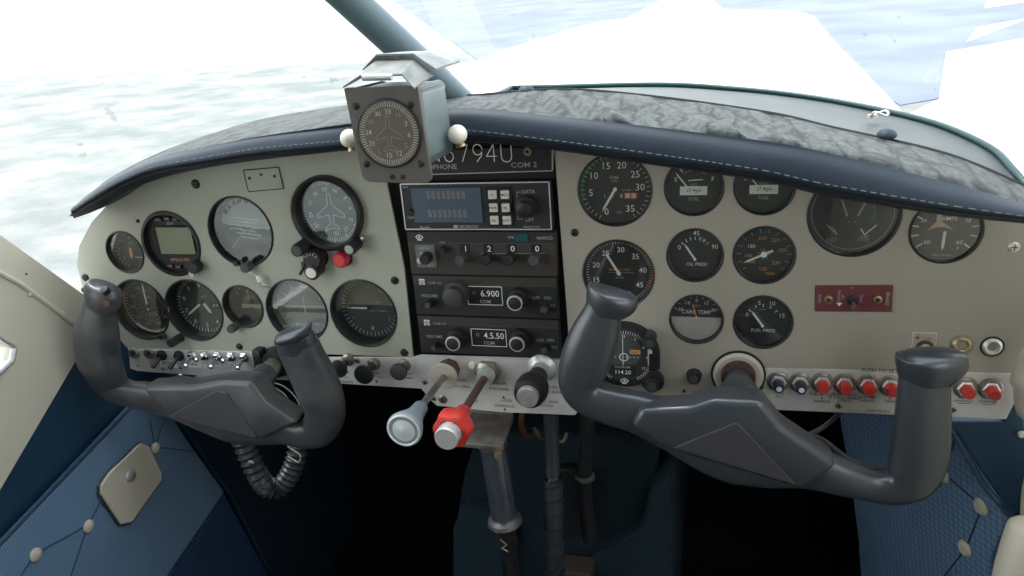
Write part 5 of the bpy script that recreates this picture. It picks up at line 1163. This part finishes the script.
def uvquad(ob, ax):                                        # metric UVs on the chosen axes
    me = ob.data; uv = me.uv_layers.new(name='uv')
    for l in me.loops: v = me.vertices[l.vertex_index].co; uv.data[l.index].uv = (v[ax[0]], v[ax[1]])
XQ = -.640
t = thing('kick_panel', PX(150, 500, XQ), 'blue quilted fabric kick panel at lower left with a cream plastic cover', 'side panel')
loc_ = t.location
b = MB(loc_); b.prism(W_([(-60, 600), (0, 547), (133, 406), (150, 404), (167, 407), (190, 443), (225, 492), (165, 580), (120, 650), (-60, 650)], XQ), (-.012, 0, 0), QUILTF, .003, 2); o = b.build('quilted_upper', t); uvquad(o, (1, 2))
b = MB(loc_); b.prism(W_([(225, 494), (272, 580), (300, 650), (115, 660), (165, 582)], XQ), (-.012, 0, 0), QUILTD, .003, 2); o = b.build('woven_lower', t); uvquad(o, (1, 2)); o['label'] = 'darker blue woven lower part'
b = MB(loc_)
for seg in (((35, 554), (88, 525), (102, 500)), ((35, 554), (12, 590)), ((88, 525), (68, 585)), ((155, 447), (168, 407)), ((155, 447), (200, 430 + 22)), ((155, 447), (150, 420))):
    b.tube([PX(a, c_, XQ + .0008) for a, c_ in seg], .0010, mat('seam_thread', (.03, .07, .14), .8), 6)
b.build('seams', t)
b = MB(loc_); b.tube([PX(a, c_, XQ - .002) for a, c_ in ((-20, 567), (0, 543), (134, 403), (152, 400), (168, 404), (228, 492), (275, 582))], .0035, NAVY, 8); b.build('piping', t)
for px, py in ((35, 554.5), (88, 526), (155, 448)):
    p = PX(px, py, XQ + .001); b = MB(loc_); b.lathe(p, (1, 0, 0), [(.0085, 0), (.0085, .002), (.006, .004), (0, .0045)], CREAMP, 24); b.build('snap_button', t)
cov = [(139, 443), (147, 446), (160, 473), (160, 480), (130, 522), (119, 524), (99, 494), (99, 485), (108, 472)]
b = MB(loc_); b.prism(W_([(a + (a - 130) * .05 - 1, c_ + (c_ - 483) * .04 + 1) for a, c_ in cov], XQ + .001), (.004, 0, 0), mat('dark_rim', (.10, .09, .085), .4), .001); cr_ = b.build('cover_rim', t)
b = MB(loc_); b.prism(W_(cov, XQ + .006), (.004, 0, 0), CREAMP, .0018, 3); pc_ = b.build('pocket_cover', t)
p = PX(130.5, 475.5, XQ + .010); b = MB(loc_); b.lathe(p, (1, 0, 0), [(.0095, 0), (.0095, .0015), (.0075, .0030), (0, .0035)], SILV, 28); b.build('cover_stud', pc_)
# dark edge trim to the right of the kick panel: navy fabric continuing forward
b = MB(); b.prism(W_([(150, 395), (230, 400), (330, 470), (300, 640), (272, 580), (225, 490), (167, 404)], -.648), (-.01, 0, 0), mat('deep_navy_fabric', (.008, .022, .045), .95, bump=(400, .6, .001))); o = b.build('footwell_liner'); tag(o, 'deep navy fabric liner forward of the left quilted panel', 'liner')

# right kick panel on its own tilted plane
pa, pb_, pc = P(843, 408, .30), P(862, 600, .30), P(1010, 505, .0); nrm = (pb_ - pa).cross(pc - pa).normalized()
if nrm.x > 0: nrm = -nrm
def Q(px, py, off=0): return PP(px, py, pa + nrm * off, nrm)
t = thing('kick_panel', Q(930, 560), 'blue quilted fabric kick panel at lower right with three cream buttons', 'side panel'); loc_ = t.location
b = MB(loc_); b.prism([Q(a, c_) for a, c_ in ((836, 400), (838, 412), (850, 480), (858, 540), (864, 640), (985, 640), (990, 560), (1006, 520), (1012, 513), (952, 428), (945, 400))], nrm * -.012, QUILT, .003, 2)
o = b.build('quilted_panel', t)
me = o.data; uv = me.uv_layers.new(name='uv'); eu = (pb_ - pa).normalized(); ev = nrm.cross(eu)
for l in me.loops: v = me.vertices[l.vertex_index].co; uv.data[l.index].uv = (v.dot(eu), v.dot(ev))
for px, py in ((944, 474), (982, 506.5), (966, 548)): p = Q(px, py, .001); b = MB(loc_); b.lathe(p, nrm, [(.0105, 0), (.0105, .002), (.0075, .005), (0, .0055)], CREAMP, 24); b.build('snap_button', t)
b = MB(loc_); sm = MATS['seam_thread']
for seg in (((944, 474), (895, 420)), ((944, 474), (982, 506)), ((982, 506), (966, 548)), ((966, 548), (925, 600)), ((944, 474), (958, 430))): b.tube([Q(a, c_, .001) for a, c_ in seg], .001, sm, 6)
b.build('seams', t)
b = MB(loc_); b.tube([Q(a, c_, .002) for a, c_ in ((946, 420), (962, 448), (985, 487), (1008, 514), (1016, 518))], .0032, NAVY, 8); b.build('piping', t)
# navy gusset, cream post and armrest at the right edge
b = MB(); b.prism([P(a, c_, .0) for a, c_ in ((944, 421), (1003, 421.5), (1014, 385), (1030, 372), (1060, 420), (1050, 520), (1016, 516), (1008, 510), (980, 470), (956, 432))], (0, .012, 0), NAVY, .002); b.o = P(1000, 450, 0); o = b.build('side_gusset'); tag(o, 'dark navy vinyl gusset between the breaker strip and the right quilted panel', 'trim panel')
c = MB(b.o); c.lathe(P(1021, 434, -.001), (0, -1, 0), [(.004, 0), (.003, .003), (0, .003)], SILV, 14); c.build('stud', o)
b = MB(); pts = [(1060, 340, -.06), (1034, 376, -.05), (1024, 398, -.05), (1021, 405, -.05), (1031, 430, -.05), (1060, 450, -.06)]
b.o = P(1030, 400, -.05); b.tube([P(*v) for v in lerp_path([(1062, 330, -.05), (1042, 365, -.05), (1033, 390, -.05), (1037, 418, -.05), (1044, 455, -.05), (1036, 490, -.05), (1034, 520, -.05)], 5)], [.020] * 10 + [.016] * 5 + [.012] * 16, CREAMP, 18); o = b.build('door_post'); tag(o, 'cream rounded door post at the right picture edge', 'post')
b = MB(); b.o = P(1015, 560, -.1); b.tube([P(*v) for v in lerp_path([(1034, 524, -.10), (1030, 532, -.10), (1024, 550, -.105), (1016, 580, -.11), (1010, 620, -.12)], 4)], [.004, .012, .016, .019] + [.020] * 13, CREAMP, 20); o = b.build('armrest'); tag(o, 'cream padded armrest end in the bottom right corner', 'armrest')

# ================================================================== OUTSIDE
def cowl():
    sec = [(.32, (330, 112), (944, 104)), (.7, (330, 100), (910, 80)), (1.2, (400, 66), (873, 54)), (1.8, (478, 42), (838, 22)), (2.3, (560, 16), (820, 6)), (2.5, (600, 12), (800, 6))]
    vs = []; n = 20; b = MB()
    for k, (Y, l, r) in enumerate(sec):
        A, B_ = P(l[0], l[1], Y), P(r[0], r[1], Y); A.z = B_.z = (A.z * .3 + B_.z * .7); hw = (B_.x - A.x) / 2; cx_ = (A.x + B_.x) / 2; dr = (.10 if k < 5 else .20)
        for i in range(n + 1):
            a = PI * i / n; vs.append((cx_ - math.cos(a) * hw, Y, A.z - .02 - dr + (dr + .02) * math.sin(a) ** .35))
    w = n + 1; fs = [(j * w + i, j * w + i + 1, (j + 1) * w + i + 1, (j + 1) * w + i) for j in range(len(sec) - 1) for i in range(n)]
    fs.append(tuple((len(sec) - 1) * w + i for i in range(w)))
    b.add(vs, fs, COWL, True); b.o = Vector((0, .32, .05)); o = b.build('engine_cowling'); tag(o, 'white engine cowling seen through the windshield', 'cowling')
cowl()
GZ = -1.35
def ground():
    m = bpy.data.materials.new('pale_ground'); m.use_nodes = True; nt = m.node_tree; bs = nt.nodes['Principled BSDF']; bs.inputs['Roughness'].default_value = .95
    tc = nt.nodes.new('ShaderNodeTexCoord'); mp = nt.nodes.new('ShaderNodeMapping'); mp.inputs['Rotation'].default_value = (0, 0, .5); mp.inputs['Scale'].default_value = (.9, 1.2, 1)
    nt.links.new(tc.outputs['Object'], mp.inputs['Vector'])
    n1 = nt.nodes.new('ShaderNodeTexNoise'); n1.inputs['Scale'].default_value = 1.1; n1.inputs['Detail'].default_value = 9; n1.inputs['Roughness'].default_value = .65; nt.links.new(mp.outputs[0], n1.inputs['Vector'])
    cr = nt.nodes.new('ShaderNodeValToRGB'); e = cr.color_ramp.elements; e[0].position = .38; e[0].color = (.165, .178, .17, 1); e[1].position = .62; e[1].color = (.31, .302, .25, 1)
    x = cr.color_ramp.elements.new(.5); x.color = (.215, .225, .208, 1)
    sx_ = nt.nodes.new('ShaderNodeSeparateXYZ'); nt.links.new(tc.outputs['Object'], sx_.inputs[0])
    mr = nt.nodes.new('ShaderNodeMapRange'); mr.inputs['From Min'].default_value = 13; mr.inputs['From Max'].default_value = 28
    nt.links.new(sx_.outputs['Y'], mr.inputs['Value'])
    ml = nt.nodes.new('ShaderNodeMix'); ml.data_type = 'RGBA'; ml.inputs['B'].default_value = (.60, .61, .60, 1); nt.links.new(mr.outputs['Result'], ml.inputs['Factor']); nt.links.new(cr.outputs['Color'], ml.inputs['A'])  # far ground mixed paler: outdoor glare put into the colour
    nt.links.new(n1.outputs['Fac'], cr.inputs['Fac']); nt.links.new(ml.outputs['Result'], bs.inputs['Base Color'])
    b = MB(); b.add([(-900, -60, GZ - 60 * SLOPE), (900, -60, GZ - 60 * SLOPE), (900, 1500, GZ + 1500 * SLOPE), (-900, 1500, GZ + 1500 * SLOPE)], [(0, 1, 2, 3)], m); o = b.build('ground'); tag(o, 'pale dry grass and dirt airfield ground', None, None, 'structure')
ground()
GRDBLUE = mat('blue_grey_ground', (.150, .170, .222), .9, var=(.8, .9, (.205, .23, .27)))  # blue-grey tone for ground patches, mottled at random
PAINT = mat('white_road_paint', (.82, .82, .82), .8)
def gpoly(name, pts, m, lab, z, cat=None, kind='structure', th=.004):
    b = MB(); b.prism([PZ(a, c_, z) for a, c_ in pts], (0, 0, -th), m); b.o = PZ(pts[0][0], pts[0][1], z); o = b.build(name); tag(o, lab, cat, None, kind); return o
gpoly('floor_blue_patch', [(700, -12), (760, 40), (860, 80), (900, 105), (940, 98), (945, 53), (1024, 39), (1100, 26), (1100, -40), (800, -20)], GRDBLUE, 'blue-grey ground patch beyond the windshield at upper right', GZ + .008)
gpoly('floor_pale_patch', [(946, 52), (1024, 38), (1100, 25), (1100, 260), (960, 215), (900, 118), (939, 99)], mat('pale_patch', (.55, .55, .54), .9), 'pale ground patch beyond the windshield at the right', GZ + .010)  # lighter patch of ground beside the blue-grey one
gpoly('floor_blue_strip', [(375, -12), (700, -20), (600, 30), (478, 60)], GRDBLUE, 'blue-grey ground strip beyond the windshield at upper centre', GZ + .008)
gpoly('painted_line', [(966, 42), (978, 27), (1100, 5), (1100, 13), (1024, 20)], PAINT, 'wide white painted stripe on the blue-grey ground, nearer one', GZ + .014, 'marking', None)
gpoly('painted_line', [(984, 8), (988, -4), (1100, -16), (1100, -8), (1024, 2)], PAINT, 'white painted stripe on the blue-grey ground, farther one', GZ + .014, 'marking', None)

# ================================================================== LIGHT
w = bpy.data.worlds.new('sky'); S.world = w; w.use_nodes = True; nt = w.node_tree; bg = nt.nodes['Background']
tc = nt.nodes.new('ShaderNodeTexCoord'); sp = nt.nodes.new('ShaderNodeSeparateXYZ'); nt.links.new(tc.outputs['Generated'], sp.inputs[0])
rm = nt.nodes.new('ShaderNodeValToRGB'); e = rm.color_ramp.elements; e[0].position = 0; e[0].color = (1, 1, .98, 1); e[1].position = .8; e[1].color = (.80, .89, 1, 1)
nt.links.new(sp.outputs['Z'], rm.inputs['Fac']); nt.links.new(rm.outputs['Color'], bg.inputs['Color']); bg.inputs['Strength'].default_value = 1.9
sl_ = bpy.data.lights.new('sun', 'SUN'); so = bpy.data.objects.new('sun', sl_); COL.objects.link(so); sl_.energy = 1.6; sl_.angle = math.radians(12); sl_.color = (1, .97, .92)
so.rotation_euler = Vector((-.35, .25, 1.3)).to_track_quat('Z', 'Y').to_euler()
S.view_settings.view_transform = 'Standard'; S.view_settings.look = 'None'; S.view_settings.exposure = .80; S.view_settings.gamma = 1; S.view_settings.use_curve_mapping = False
